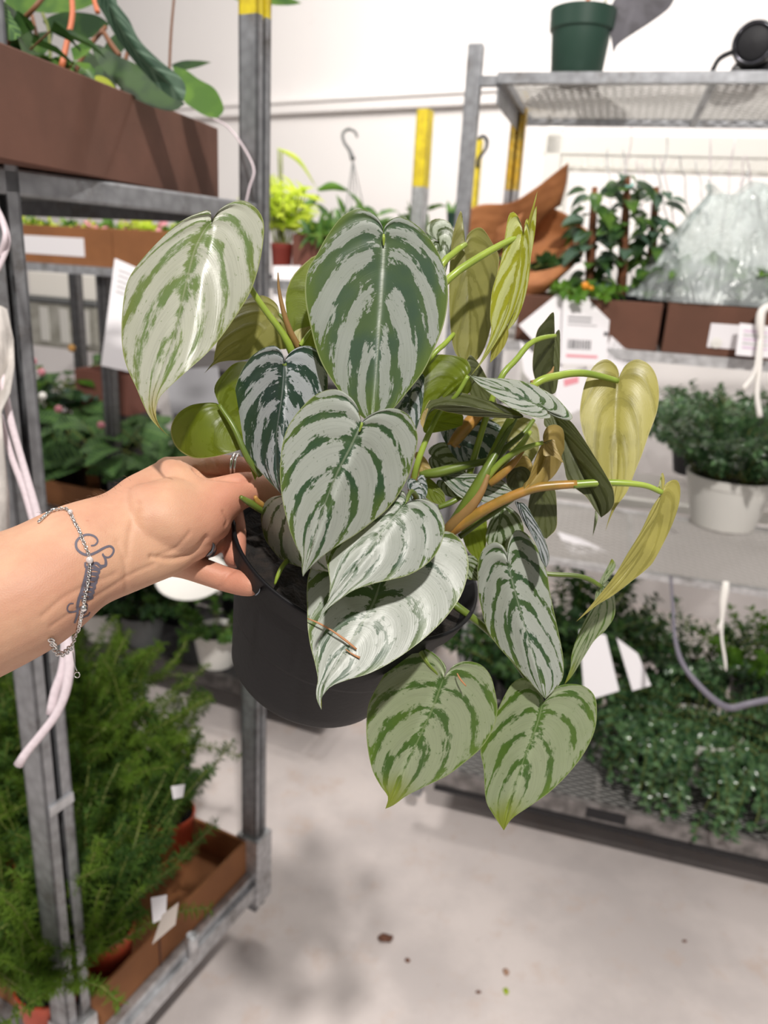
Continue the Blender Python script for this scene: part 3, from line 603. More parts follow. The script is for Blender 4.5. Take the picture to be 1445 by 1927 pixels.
# wrist crease lines pressed into the surface
nv = len(me.vertices); co = np.empty(nv * 3); me.vertices.foreach_get('co', co); co = co.reshape(-1, 3)
nr = np.empty(nv * 3); me.vertices.foreach_get('normal', nr); nr = nr.reshape(-1, 3)
v = co - CAM; dz = v @ FW; pxs = 722.5 + F * (v @ RT) / dz; pys = 963.5 - F * (v @ UP) / dz
toward = (nr @ (-FW)) > .15
disp = np.zeros(nv)
def crease(pts, width, depth):
    global disp
    c = np.array(catmull(pts, 60)); d = np.full(nv, 1e9)
    bb = (pxs > c[:, 0].min() - 30) & (pxs < c[:, 0].max() + 30) & (pys > c[:, 1].min() - 30) & (pys < c[:, 1].max() + 30) & toward
    ii = np.where(bb)[0]
    if len(ii) == 0: return
    dd = np.min(np.hypot(pxs[ii, None] - c[None, :, 0], pys[ii, None] - c[None, :, 1]), axis=1)
    disp[ii] -= depth * np.exp(-(dd / width) ** 2)
for pts, wd, dp in [([(80, 1160), (120, 1125), (170, 1100), (215, 1080)], 5, .0006), ([(95, 1180), (140, 1150), (200, 1110), (250, 1080), (290, 1062)], 4, .0006), ([(220, 1020), (235, 1060), (238, 1110)], 5, .0005),
                    ([(262, 950), (245, 1000), (240, 1050)], 6, .0005), ([(366, 882), (385, 895), (430, 902), (470, 905)], 4, .0018), ([(383, 862), (388, 876), (384, 892)], 3, .0006), ([(402, 862), (410, 880), (420, 893)], 3, .0006),
                    ([(285, 1048), (320, 1052), (350, 1046), (372, 1030), (388, 1012)], 5, .0015), ([(415, 1105), (425, 1085), (440, 1072)], 4, .0010), ([(420, 962), (428, 978), (424, 990)], 3, .0007), ([(300, 1045), (330, 1030), (355, 1000)], 4, .0006)]:
    crease(pts, wd, dp)
def bulge(x, y, r, h):
    global disp
    dd = np.hypot(pxs - x, pys - y); disp += np.where(toward, h * np.exp(-(dd / r) ** 2), 0)
bulge(310, 975, 45, .0022); bulge(350, 1000, 30, .0012); bulge(455, 1098, 16, .0006); bulge(200, 1075, 30, .0008); bulge(430, 925, 20, .0008)
co += nr * disp[:, None]; me.vertices.foreach_set('co', co.ravel()); me.update()
tag(arm, 'bare left forearm and hand with a wrist tattoo, gripping the rim of the black pot', 'person')
bvh = BVHTree.FromPolygons([Vector(c) for c in co], [tuple(p.vertices) for p in me.polygons])
def on_arm(x, y, off=.0004, dflt=.40):
    d = ray(x, y); dn = d / np.linalg.norm(d); h = bvh.ray_cast(Vector(CAM), Vector(dn))
    if h[0] is None: return at(x, y, dflt), None
    return np.array(h[0]) + np.array(h[1]) * off, np.array(h[1])
def patch(name, outline, mat, parent, off=.0003, rings=4):
    """thin shell following the arm under a pixel outline"""
    c = np.array(catmull(outline + [outline[0]], 29))[:-1]; m = c.mean(0); V = []; Fc = []; n = len(c)
    for k in range(rings + 1):
        for p in c:
            q = m + (p - m) * (k / rings if k else .001); P, N = on_arm(q[0], q[1], off * (1.6 - (k / rings) ** 3)); V.append(P)
    for k in range(rings):
        for j in range(n): Fc.append((k * n + j, k * n + (j + 1) % n, (k + 1) * n + (j + 1) % n, (k + 1) * n + j))
    o = mesh(name, V, Fc, mat, parent, True, recalc=True); return o
patch('fingernail', [(399, 1020), (405, 1027), (406, 1037), (399, 1046), (386, 1049), (390, 1042), (397, 1034)], M_nail, arm, .0009)
patch('fingernail', [(482, 1092), (488, 1102), (489, 1112), (483, 1120), (478, 1119), (483, 1108)], M_nail, arm, .0008)
# tattoo: script strokes as thin ribbons on the skin
M_tat = simple('tattoo_ink', sr(96, 92, 104), .6)
tb = MB()
def stroke(pts, wpx):
    c = catmull(pts, max(10, len(pts) * 7)); k = len(tb.V)
    for i, p in enumerate(c):
        t = c[min(i + 1, len(c) - 1)] - c[max(i - 1, 0)]; t /= np.linalg.norm(t) + 1e-9; pe = np.array([-t[1], t[0]])
        ww = .95 * wpx * (.6 + .4 * sin(pi * i / (len(c) - 1)))
        for s in (-1, 0, 1):
            P, N = on_arm(p[0] + pe[0] * s * ww, p[1] + pe[1] * s * ww, .00022); tb.V.append(P)
    for i in range(len(c) - 1):
        for s in (0, 1): a = k + i * 3 + s; tb.F.append((a, a + 1, a + 4, a + 3))
def Z(pts): return [(80 + x / 5.506, 940 + y / 5.506) for x, y in pts]
stroke(Z([(500, 480), (545, 470), (570, 430), (540, 385), (470, 365), (400, 385), (350, 440), (355, 510), (410, 560), (480, 575), (560, 545), (640, 500), (700, 485), (735, 520), (720, 570), (680, 600), (640, 590), (620, 560)]), 2.6)
stroke(Z([(620, 570), (650, 620), (650, 680), (600, 690), (560, 660), (510, 665), (470, 650)]), 3.0)
stroke(Z([(440, 650), (450, 700), (520, 690), (580, 720), (620, 700)]), 3.0)
for yy in (740, 790, 845, 900, 950, 1000):
    sh = (yy - 740) * -.36
    stroke(Z([(470 + sh, yy), (520 + sh, yy - 15), (580 + sh * .8, yy - 5), (570 + sh * .8, yy + 25), (500 + sh, yy + 22), (455 + sh, yy + 35)]), 2.6)
stroke(Z([(455, 700), (440, 800), (415, 900), (400, 960), (375, 1030), (360, 1100), (360, 1180), (330, 1280)]), 3.0)
stroke(Z([(580, 740), (560, 830), (530, 910), (500, 1000), (450, 1040), (400, 1050)]), 2.2)
stroke(Z([(320, 1075), (280, 1080), (255, 1120), (270, 1160), (330, 1160), (380, 1130), (430, 1080), (460, 1100), (445, 1160), (400, 1200)]), 1.8)
stroke(Z([(490, 1165), (470, 1200), (430, 1215), (400, 1240)]), 1.4)
tat = tb.build('tattoo', M_tat, arm, True, recalc=False)
# a few fine hairs on the forearm edge
hm = MB(); rnd = random.Random(7)
for i in range(26):
    x = rnd.uniform(75, 250); y0 = np.interp(x, [75, 100, 200, 250], [972, 962, 930, 900])
    a = rnd.uniform(-.2, .5); l = rnd.uniform(6, 16); P0 = (x, y0 + 2, .4, .35)
    c = catmull([P0, (x - l * .5, y0 - l * .35, .4, .3), (x - l * cos(a), y0 - l * .4 + rnd.uniform(-3, 3), .4, .2)], 6)
    hm.tube([at(*p[:3]) for p in c], [.00006] * 6, 4)
ho = hm.build('arm_hair', simple('fine_hair', sr(96, 66, 46), .6), arm, True); ho['kind'] = 'stuff'
# ring on the index finger
def torus_px(mb, c, r1, r2, th, nx, ny, nseg=36, nr_=8):
    mb.tube([c + nx * r1 * cos(2 * pi * i / nseg) + ny * r2 * sin(2 * pi * i / nseg) for i in range(nseg + 1)], th, nr_)
ringp = at(440, 881, .468)
rg = MB(); torus_px(rg, ringp, .0087, .0096, .0009, (UP * .99 + RT * .08), FW); torus_px(rg, ringp + RT * .0022, .0087, .0096, .0006, (UP * .99 + RT * .08), FW)
tag(rg.build('finger_ring', M_silver, None, True), 'slim silver ring on the finger above the thumb', 'ring')
# bracelet
BR = empty('chain_bracelet', on_arm(160, 1060)[0], 'fine silver chain bracelet with round beads hanging on the tattooed wrist', 'bracelet')
path = catmull([(74, 985), (84, 975), (98, 964), (112, 961), (125, 960), (133, 968), (140, 984), (148, 998), (153, 1012), (160, 1030), (166, 1045), (167, 1060), (166, 1080), (162, 1100), (158, 1120), (154, 1140), (150, 1160), (146, 1180), (142, 1196), (137, 1212), (128, 1224), (116, 1232), (106, 1226), (99, 1212), (94, 1200)], 90)
pp = []
for i, p in enumerate(path):
    P, N = on_arm(p[0], p[1], .0009)
    if N is None: P = at(p[0], p[1], .392 if i > 40 else .402)
    pp.append(P)
cb = MB()
for i in range(len(pp) - 1):
    a, b = pp[i], pp[i + 1]; c = (a + b) / 2; t = (b - a) / (np.linalg.norm(b - a) + 1e-9)
    s = np.cross(t, -FW if i % 2 else UP); s /= np.linalg.norm(s) + 1e-9; ln = np.linalg.norm(b - a) * .62; w_ = .0007 if i < 74 else .0014
    if i >= 74: ln *= 1.25
    cb.tube([c + t * ln * cos(2 * pi * k / 8) + s * w_ * sin(2 * pi * k / 8) for k in range(9)], .00034 if i < 74 else .00046, 5, False)
cb.tube(pp[3:9], .0005, 8)
o = cb.build('chain', M_silver, BR, True)
for (x, y, r, m) in [(133, 967, 4.2, M_pearl), (103, 963, 3, M_silver), (140, 984, 3, M_silver), (151, 1006, 3, M_silver), (167, 1055, 5.8, M_pearl), (154, 1143, 6, M_silver), (162, 1102, 2.8, M_silver), (149, 1166, 2.6, M_silver), (140, 1198, 2.6, M_silver)]:
    P, N = on_arm(x, y, .0012, .393); MB().sphere(P, r * 1.15 * .395 / F, 14).build('bead', m, BR, True)
db = MB(); dp = catmull([(137, 1226), (139, 1240), (142, 1256), (145, 1262)], 12)
db.tube([at(p[0], p[1], .392) for p in dp], .0003, 6)
torus_px(db, at(145, 1270, .392), .0014, .0014, .0003, RT, UP, 16, 6)
db.build('charm_chain', M_silver, BR, True)
# ================================================================ room shell
wd = ray(-1955, 334); wd[2] = 0; WR = Rack(at(700, 190, 3.75)[:2], -wd)     # e1 runs left to right along the back wall
def t_wall():
    t = NT('painted_wall'); ob = t.n('ShaderNodeTexCoord').outputs['Object']
    c = t.mix(t.smooth(t.noise(ob, .9, 4), .35, .7), sr(240, 236, 234), sr(232, 227, 226))
    c = t.mix(t.m_('MULTIPLY', t.smooth(t.noise(ob, 5, 5, .7), .6, .75), .15), c, sr(205, 200, 196))
    return t.fin(t.bsdf(Base_Color=c, Roughness=.7).outputs[0])
M_wall = t_wall()
def t_floor():
    t = NT('worn_concrete_paint'); ob = t.n('ShaderNodeTexCoord').outputs['Object']
    a = t.noise(ob, 2.2, 6, .62); b = t.noise(ob, 7, 6, .7); s = t.noise(ob, 38, 3, .6)
    c = t.mix(t.smooth(a, .38, .62), sr(226, 216, 212), sr(206, 197, 194))
    c = t.mix(t.m_('MULTIPLY', t.smooth(b, .52, .7), .55), c, sr(208, 186, 172))
    c = t.mix(t.m_('MULTIPLY', t.smooth(t.noise(ob, 1.1, 3), .55, .62), .35), c, sr(190, 182, 180))
    c = t.mix(t.m_('MULTIPLY', t.smooth(s, .68, .8), .5), c, sr(160, 140, 126))
    bn = t.n('ShaderNodeBump'); bn.inputs['Strength'].default_value = .15; bn.inputs['Distance'].default_value = .003; t.set(bn.inputs['Height'], b)
    return t.fin(t.bsdf(Base_Color=c, Roughness=t.m_('ADD', .38, t.m_('MULTIPLY', a, .3)), Normal=bn.outputs[0]).outputs[0])
M_floor = t_floor()
fl = MB().obox((-6, -3, -.1), (12, 0, 0), (0, 9.5, 0), (0, 0, .1)).build('floor', M_floor); tag(fl, 'worn pale concrete floor with pinkish stains', kind='structure')
wb = MB().rbox(WR, -4.2, 4.5, 0, .15, 0, 4.2).build('wall_back', M_wall); tag(wb, 'off-white painted back wall', kind='structure')
tz = 0
_, z1 = WR.px(650, 193, 0); _, z2 = WR.px(650, 212, 0)
tr = MB().rbox(WR, -4.2, 4.5, -.045, 0, z2, z1).rbox(WR, -4.2, 4.5, -.06, 0, z1, z1 + .018); tr = tr.build('trim_1', M_wall); tag(tr, 'white horizontal ledge running along the back wall', kind='structure')
bevel(tr, .006)
UPV = np.array([0, 0, 1.0])
# ================================================================ shared rack pieces
def post(R, u, v, z0, z1, parent, mat, open_=-1, w_=.036, d_=.034, tip=None, tipmat=None, axis='v'):
    """slotted channel upright"""
    def chan(za, zb):
        mb = MB(); t = .004
        if axis == 'v':
            mb.rbox(R, u - w_ / 2, u + w_ / 2, v + (d_ - t if open_ < 0 else 0), v + (d_ if open_ < 0 else t), za, zb)
            mb.rbox(R, u - w_ / 2, u - w_ / 2 + t, v, v + d_, za, zb).rbox(R, u + w_ / 2 - t, u + w_ / 2, v, v + d_, za, zb)
            f0 = v if open_ < 0 else v + d_ - t
            mb.rbox(R, u - w_ / 2, u - w_ * .12, f0, f0 + t, za, zb).rbox(R, u + w_ * .12, u + w_ / 2, f0, f0 + t, za, zb)
        return mb
    ze = z1 - (tip or 0)
    o = chan(z0, ze).build('post', mat, parent)
    if tip: chan(ze, z1).build('painted_tip', tipmat or M_yel, o)
    return o
def wire_mesh(R, u0, u1, v0, v1, z, parent, mat, du=.030, dv=.0115, th=.0012):
    """expanded metal: zig-zag strands meeting at the knots"""
    V = []; Fc = []; nu = int((u1 - u0) / du) * 2; nv_ = int((v1 - v0) / dv)
    for r in range(nv_ + 1):
        k = len(V)
        for i in range(nu + 1):
            u = u0 + (u1 - u0) * i / nu; vv = v0 + (v1 - v0) * (r + .5 * (1 if (i % 2) == (r % 2) else 0) - .0) / (nv_ + .5)
            for a, b in ((-th, -th), (th, -th), (th, th), (-th, th)): V.append(R.P(u, vv + a, z + b))
        for i in range(nu):
            for j in range(4):
                a = k + i * 4 + j; b = k + i * 4 + (j + 1) % 4; Fc.append((a, b, b + 4, a + 4))
    o = mesh('wire_mesh', V, Fc, mat, parent); o['kind'] = 'stuff'; return o
def angle_beam(R, u0, u1, v0, v1, z, h, mat, parent, name='edge_beam'):
    return bevel(MB().rbox(R, u0, u1, v0, v1, z - h, z).build(name, mat, parent), .003)
def carton_box(name, R, u0, u1, v0, v1, z0, z1, mat, label, cat='box', group=None, t=.006, flap=0):
    c = R.P((u0 + u1) / 2, (v0 + v1) / 2, z0); e = empty(name, c, label, cat, group)
    for (a, b, c_, d) in ((u0, u1, v0, v0 + t), (u0, u1, v1 - t, v1), (u0, u0 + t, v0 + t, v1 - t), (u1 - t, u1, v0 + t, v1 - t)):
        bevel(MB().rbox(R, a, b, c_, d, z0, z1).build('side_panel', mat, e), .0015, 1)
    MB().rbox(R, u0 + t, u1 - t, v0 + t, v1 - t, z0, z0 + t).build('base_panel', mat, e)
    return e
def sticker(R, u0, u1, z0, z1, v, mat, parent, name='paper_label'):
    return MB().rbox(R, u0, u1, v - .0012, v, z0, z1).build(name, mat, parent)
# ---- numpy foliage: many small folded leaves in one mesh
def fol(name, P, D, Nn, L_, W_, mat, parent, uvs=False, kind='stuff'):
    """P base points, D directions, Nn normals (n,3); L_, W_ sizes (n,)"""
    P, D, Nn = map(lambda a: np.asarray(a, float), (P, D, Nn)); n = len(P)
    D = D / (np.linalg.norm(D, axis=1, keepdims=True) + 1e-9); S = np.cross(D, Nn); S /= np.linalg.norm(S, axis=1, keepdims=True) + 1e-9; Nn = np.cross(S, D)
    L_ = np.asarray(L_)[:, None] * np.ones((n, 1)); W_ = np.asarray(W_)[:, None] * np.ones((n, 1))
    prof_ = [(0, 0, 0), (.3, -.5, .10), (.3, 0, 0), (.3, .5, .10), (.68, -.38, .04), (.68, 0, -.05), (.68, .38, .04), (1, 0, -.16)]
    V = np.stack([P + D * L_ * a + S * W_ * b + Nn * L_ * c for a, b, c in prof_], 1).reshape(-1, 3)
    f = np.array([(0, 2, 1, -1), (0, 3, 2, -1), (1, 2, 5, 4), (2, 3, 6, 5), (4, 5, 7, -1), (5, 6, 7, -1)])
    me = bpy.data.meshes.new(name); me.vertices.add(len(V)); me.vertices.foreach_set('co', V.ravel())
    loops = []; starts = []; tot = []; base = []
    for q in f:
        q = [i for i in q if i >= 0]; base.append(q)
    off = np.arange(n)[:, None] * 8
    flat = [i for q in base for i in q]; lens = [len(q) for q in base]
    loops = (off + np.array(flat)[None, :]).ravel(); st = np.concatenate([[0], np.cumsum(np.tile(lens, n))[:-1]])
    me.loops.add(len(loops)); me.loops.foreach_set('vertex_index', loops)
    me.polygons.add(n * len(lens)); me.polygons.foreach_set('loop_start', st); me.polygons.foreach_set('loop_total', np.tile(lens, n))
    me.update(calc_edges=True); me.validate()
    o = link(name, me, mat, parent, True)
    if kind: o['kind'] = kind
    return o
RNG = np.random.default_rng(5)
def rv(n): a = RNG.normal(size=(n, 3)); return a / np.linalg.norm(a, axis=1, keepdims=True)
def bushy(c, nst, length, droop, spread, ls, lw, node, mat, mats, parent, up=.7, per=3, r0=.03, outlean=None, curl=.35):
    """stems that arch out of a pot carrying leaves in whorls"""
    P = []; D = []; Nn = []; sm = MB(); c = np.array(c)
    for i in range(nst):
        a = RNG.uniform(0, 2 * pi); d = np.array([cos(a) * spread, sin(a) * spread, up]) * RNG.uniform(.7, 1.2)
        if outlean is not None: d = d + np.array(outlean) * RNG.uniform(.3, 1)
        d /= np.linalg.norm(d); p = c + np.array([cos(a), sin(a), 0]) * r0 * RNG.uniform(0, 1); ln = length * RNG.uniform(.55, 1.1); k = max(3, int(ln / node)); pts = [p]
        for j in range(k):
            d = d + np.array([0, 0, -droop * node / .1]) + rv(1)[0] * curl * .25; d /= np.linalg.norm(d); p = p + d * node; pts.append(p)
            if j * node > length * .12:
                for q in range(per):
                    x = np.cross(d, rv(1)[0]); x /= np.linalg.norm(x) + 1e-9
                    P.append(p); D.append(x + d * RNG.uniform(.1, .9)); Nn.append(d + np.array([0, 0, .8]) + rv(1)[0] * .4)
        sm.tube(pts[::2] + [pts[-1]], .0013, 3, False)
    so = sm.build('stems', mats, parent); so['kind'] = 'stuff'
    n = len(P); fol('foliage', P, D, Nn, RNG.uniform(.7, 1.2, n) * ls, RNG.uniform(.8, 1.15, n) * lw, mat, parent)
def pot(name, c, r1, r0, h, mat, parent, rim=.006, axis=(0, 0, 1), soil=True, n=32):
    p = [(.001, 0), (r0, 0), (r1 * .97, h * .82), (r1 * 1.0, h * .83), (r1 * 1.04, h), (r1 * .97, h), (r1 * .92, h * .82), (.001, h * .82)]
    o = MB().lathe(p, c, axis, n).build(name, mat, parent, True); o.modifiers.new('e', 'EDGE_SPLIT').split_angle = radians(50)
    if soil: MB().lathe([(r1 * .93, h * .86), (r1 * .5, h * .9), (.001, h * .9)], c, axis, n).build('soil', M_soil, parent, True)
    return o
def pl(name, c, label, cat='plant', group=None): return empty(name, c, label, cat, group)
def simple_leaf(base, tip, nrm, wd_, mat, parent, cup=.15, arch=.15, N=14, M=5, shape='ovate', name='leaf'):
    """one larger leaf between two world points"""
    base, tip, nrm = map(lambda a: np.array(a, float), (base, tip, nrm)); ax = tip - base; Ln = np.linalg.norm(ax); ax /= Ln
    nrm = nrm - ax * (nrm @ ax); nrm /= np.linalg.norm(nrm) + 1e-9; s = np.cross(ax, nrm); V = []; UV = []; Fc = []
    for i in range(N + 1):
        t = i / N
        wv = {'ovate': sin(pi * t ** .75) ** .8, 'lance': sin(pi * t ** .9) ** 1.1, 'strap': min(1, t * 8 + .25) * (1 - t ** 4), 'heart': sin(pi * min(1, t * .85 + .15) ** .8) ** .7}[shape] * wd_ / 2 if t < 1 else 0
        for j in range(-M, M + 1):
            x = j / M; V.append(base + ax * Ln * t + s * wv * x + nrm * (arch * Ln * sin(pi * t) - cup * abs(x) ** 1.6 * -wv)); UV.append(((x + 1) / 2, t))
    w_ = 2 * M + 1
    for i in range(N):
        for j in range(w_ - 1): a = i * w_ + j; Fc.append((a, a + 1, a + 1 + w_, a + w_))
    return mesh(name, V, Fc, mat, parent, True, uv=UV)
M_gl = plain_leaf('dark_green_leaf', sr(34, 60, 34), sr(58, 88, 40), .5)
M_gl2 = plain_leaf('mid_green_leaf', sr(62, 98, 48), sr(96, 130, 56), .35)
M_glb = plain_leaf('bright_green_leaf', sr(70, 112, 34), sr(100, 142, 44), .5, .35)
M_lime = plain_leaf('lime_leaf', sr(178, 204, 60), sr(206, 218, 90), .45, .45)
M_jade = plain_leaf('glossy_small_leaf', sr(50, 84, 54), sr(104, 138, 92), .22, .15, 45, spec=.7)
M_fern = plain_leaf('feathery_green', sr(74, 104, 34), sr(110, 140, 48), .6, .4, 18)
M_fernd = plain_leaf('feathery_dark_green', sr(48, 78, 34), sr(80, 112, 44), .6, .35, 18)
M_velv = plain_leaf('blue_green_velvet_leaf', sr(52, 78, 62), sr(78, 104, 84), .5, .12, stripe=sr(112, 138, 118))
M_mar = plain_leaf('prayer_plant_leaf', sr(44, 72, 44), sr(72, 104, 62), .5, .15, stripe=sr(120, 158, 84))
M_stem = simple('brown_stem', sr(128, 84, 56), .6); M_stemo = simple('orange_stem', sr(214, 122, 84), .5); M_stemg = simple('olive_stem', sr(112, 120, 56), .6)
M_pink = simple('pink_leaf', sr(188, 120, 130), .5); M_dkgrey = plain_leaf('charcoal_leaf', sr(84, 82, 86), sr(100, 98, 104), .5, .1)

# ================================================================ left trolley (near)
RA = Rack((-.446, .921), (.442, .897))
LA = .494
ta = empty('plant_trolley', RA.P(LA / 2, .5, .0), 'near left galvanised trolley with a slotted post crossing the left edge of the photo', 'trolley')
post(RA, .0, 0, .10, 1.93, ta, M_galv, -1, .046, .04)
post(RA, LA, 0, .10, 1.93, ta, M_galv, -1, .036, .036, tip=.085, tipmat=M_yel)
post(RA, .0, 1.28, .10, 1.93, ta, M_galv, 1); post(RA, LA, 1.28, .10, 1.93, ta, M_galv, 1, tip=.085)
MB().rbox(RA, -.02, LA + .02, .004, .050, .165, .205).rbox(RA, -.02, LA + .02, -.006, .006, .15, .185).build('base_beam', M_galvl, ta)
MB().rbox(RA, -.02, .03, .06, 1.3, .165, .205).build('base_beam', M_galv, ta); MB().rbox(RA, LA - .03, LA + .02, .06, 1.3, .165, .205).build('base_beam', M_galv, ta)
MB().rbox(RA, -.02, LA + .02, 1.26, 1.32, .165, .205).build('base_beam', M_galv, ta)
MB().rbox(RA, .03, LA - .03, .06, 1.26, .17, .182).build('base_deck', M_galvd, ta)
for uu in (.0, LA):
    bevel(MB().rbox(RA, uu - .026, uu + .026, -.012, .046, .125, .30).build('corner_socket', M_galvl, ta), .003)
for uu in (0.08, LA - .16):
    for vv in (.30, 1.0):
        c = RA.P(uu, vv, .052); wh = MB().lathe([(.001, -.014), (.046, -.014), (.05, -.009), (.05, .009), (.046, .014), (.001, .014)], c, RA.e2, 24).build('wheel', M_blackg, ta, False)
        MB().rbox(RA, uu - .006, uu + .006, vv - .02, vv - .015, .05, .17).rbox(RA, uu - .006, uu + .006, vv + .015, vv + .02, .05, .17).build('caster_fork', M_galvl, ta)
pz = .205; u_, z_ = RA.px(360, 1755, .035)
MB().lathe([(.001, 0), (.012, 0), (.012, .045), (.009, .048), (.009, .02), (.001, .02)], zp(362, 1795, .205), (0, 0, 1), 20).build('socket_peg', M_galvl, ta, True)
# strap rung on the near post
a_, b_ = RA.px(100, 1527, 0), RA.px(128, 1500, 0)
MB().rbox(RA, -.020, .022, -.004, .002, a_[1] - .004, a_[1] + .012).build('post_rung', M_galvl, ta)
# upper shelf
bevel(MB().rbox(RA, -.03, LA - .012, .0, .012, 1.545, 1.575).build('shelf_lip', M_galv, ta), .004)
MB().rbox(RA, -.03, LA - .012, .012, 1.25, 1.566, 1.572).build('shelf_plate', M_galvd, ta)
MB().rbox(RA, -.03, LA - .012, 1.25, 1.262, 1.545, 1.575).build('shelf_lip', M_galv, ta)
MB().rbox(RA, .02, .035, .012, 1.25, 1.54, 1.566).rbox(RA, LA - .06, LA - .045, .012, 1.25, 1.54, 1.566).build('shelf_rib', M_galvd, ta)
# carton of foliage plants on the upper shelf
nb, fb = at(-14, 306, .79), at(412, 362, 1.29)
RBX = Rack(nb[:2], (fb - nb)[:2]); bl = float(np.linalg.norm((fb - nb)[:2])); ztop = 1.577
zt = vert_at(415, 242, fb)[2]
boxA = carton_box('planter_carton', RBX, -.02, bl, 0, .30, ztop, zt, M_box1, 'long reddish-brown carton of big-leaved plants on the upper left shelf')
PA = pl('foliage_plant', RBX.P(.25, .15, ztop + .01), 'dark glossy long-leaved plants filling the upper left carton')
pot('pot', RBX.P(.25, .15, ztop + .007), .055, .045, .08, M_blackm, PA)
def pxleaf(P, T, l, r, mat, d0, dt, parent, mid=None, eL=0., eR=0., cup=0., under=False, N=30, M=6, name='leaf', **k): return leaf(P, T, l, r, mat, d0, dt, eL, eR, cup, mid, under, N, M, parent=parent, name=name, q=.0, **k)
pxleaf((200, -30), (345, 190), [(185, -15), (182, 5), (194, 25), (214, 62), (235, 93), (263, 128), (300, 166), (325, 185)], [(216, -15), (222, 10), (242, 35), (263, 76), (301, 114), (339, 145), (350, 168)], M_velv, .92, .96, PA, mid=[(205, 10), (255, 100), (310, 150)], eL=.15, eR=.0)
pxleaf((173, 83), (348, 196), [(190, 86), (220, 104), (270, 128), (320, 165)], [(180, 110), (201, 138), (235, 173), (277, 197), (322, 209)], M_gl, 1.05, 1.0, PA, mid=[(230, 135), (300, 180)], under=False)
pxleaf((325, 125), (408, 223), [(350, 132), (374, 149), (405, 168), (421, 205)], [(335, 160), (346, 190), (362, 203), (385, 217)], M_glb, 1.12, 1.08, PA, mid=[(362, 168)], under=True)
pxleaf((322, 122), (398, 117), [(345, 114), (375, 114)], [(340, 132), (370, 127)], M_gl, 1.2, 1.2, PA)
pxleaf((205, 45), (80, 40), [(180, 28), (130, 22), (100, 28)], [(185, 66), (140, 76), (100, 62)], M_gl, 1.1, 1.05, PA)
pxleaf((-20, -5), (35, 72), [(5, 0), (25, 35), (40, 60)], [(-15, 40), (5, 70), (22, 76)], M_mar, .85, .85, PA, under=True)
pxleaf((173, 148), (222, 172), [(185, 142), (205, 150)], [(185, 160), (205, 172)], M_lime, 1.02, 1.02, PA)
pxleaf((60, 20), (190, 0), [(90, -6), (140, -20)], [(95, 25), (150, 18)], M_gl2, 1.12, 1.12, PA)
pxleaf((245, 60), (190, 120), [(235, 90), (215, 110)], [(215, 65), (195, 90)], M_gl, 1.1, 1.1, PA)
pxleaf((100, 60), (40, 115), [(80, 60), (40, 70), (20, 90)], [(90, 95), (60, 120)], M_gl, 1.15, 1.1, PA)
pxleaf((30, 60), (10, 130), [(45, 80), (50, 110), (30, 135)], [(0, 70), (-15, 100)], M_gl, 1.1, 1.1, PA)
pxleaf((160, 95), (205, 190), [(185, 110), (215, 150), (218, 180)], [(150, 120), (155, 160), (180, 185)], M_gl, 1.15, 1.1, PA)
pxleaf((70, -20), (20, 30), [(75, 10), (45, 35)], [(40, -20), (10, 0)], M_gl2, 1.0, 1.0, PA)
for pts, m in [([(134, -20, 1.0, 5), (136, 30, 1.0, 5), (126, 80, 1.0, 5), (116, 128, 1.0, 6)], M_stemo), ([(200, 50, 1.05, 4), (165, 90, 1.05, 5), (148, 120, 1.05, 5), (138, 142, 1.05, 5)], M_stem), ([(60, 28, 1.05, 3), (72, 80, 1.05, 4), (80, 120, 1.05, 4)], M_stem),
               ([(42, 30, 1.05, 3), (55, 75, 1.05, 4), (66, 115, 1.05, 4)], M_stemg), ([(80, 25, 1.05, 3), (92, 60, 1.05, 3), (95, 125, 1.05, 4)], M_stemg), ([(85, -10, .95, 5), (60, 20, .95, 5), (20, 60, .98, 6)], M_stem), ([(172, -20, 1.0, 5), (184, 24, 1.0, 5)], M_stemo), ([(192, 55, 1.05, 4), (210, 85, 1.05, 5), (225, 105, 1.05, 5)], M_stem), ([(245, 80, 1.05, 3), (235, 120, 1.05, 4), (230, 170, 1.05, 4)], M_stem), ([(20, 60, .98, 4), (10, 100, .98, 4)], M_stem)]:
    pxtube('stem', pts, m, PA, n=14, res=6)
bushy(RBX.P(.12, .2, zt - .03), 26, .12, .3, .6, .07, .035, .035, M_gl, M_stem, PA, per=2, r0=.10)
bushy(RBX.P(.3, .2, zt - .03), 14, .08, .3, .6, .05, .028, .03, M_gl2, M_stem, PA, per=2, r0=.08)
tag(pxtube('plant_stake', [(330, -30, 1.18, 2), (322, 60, 1.2, 2.4), (318, 150, 1.22, 2.4)], M_stem, None, n=10, res=6), 'thin brown cane standing up beside the carton, upper left', 'cane')
tag(pxtube('dried_vine', [(400, 222, 1.25, 2), (430, 240, 1.25, 2.2), (460, 280, 1.22, 2.2), (478, 320, 1.2, 2), (470, 350, 1.2, 2), (462, 385, 1.2, 1.5)], M_cord, None, n=20, res=6), 'thin pale cord looping from the upper carton to the trolley post', 'cord')
# plant whose leaf pokes in at the top edge behind the post
lp = pl('overhanging_plant', RA.P(.62, .5, 1.7), 'single green leaf poking in at the top edge beside the yellow post tip')
pxleaf((415, -22), (568, 6), [(440, -18), (500, -16), (545, -4)], [(450, 2), (510, 9), (545, 10)], M_gl2, 1.5, 1.5, lp)

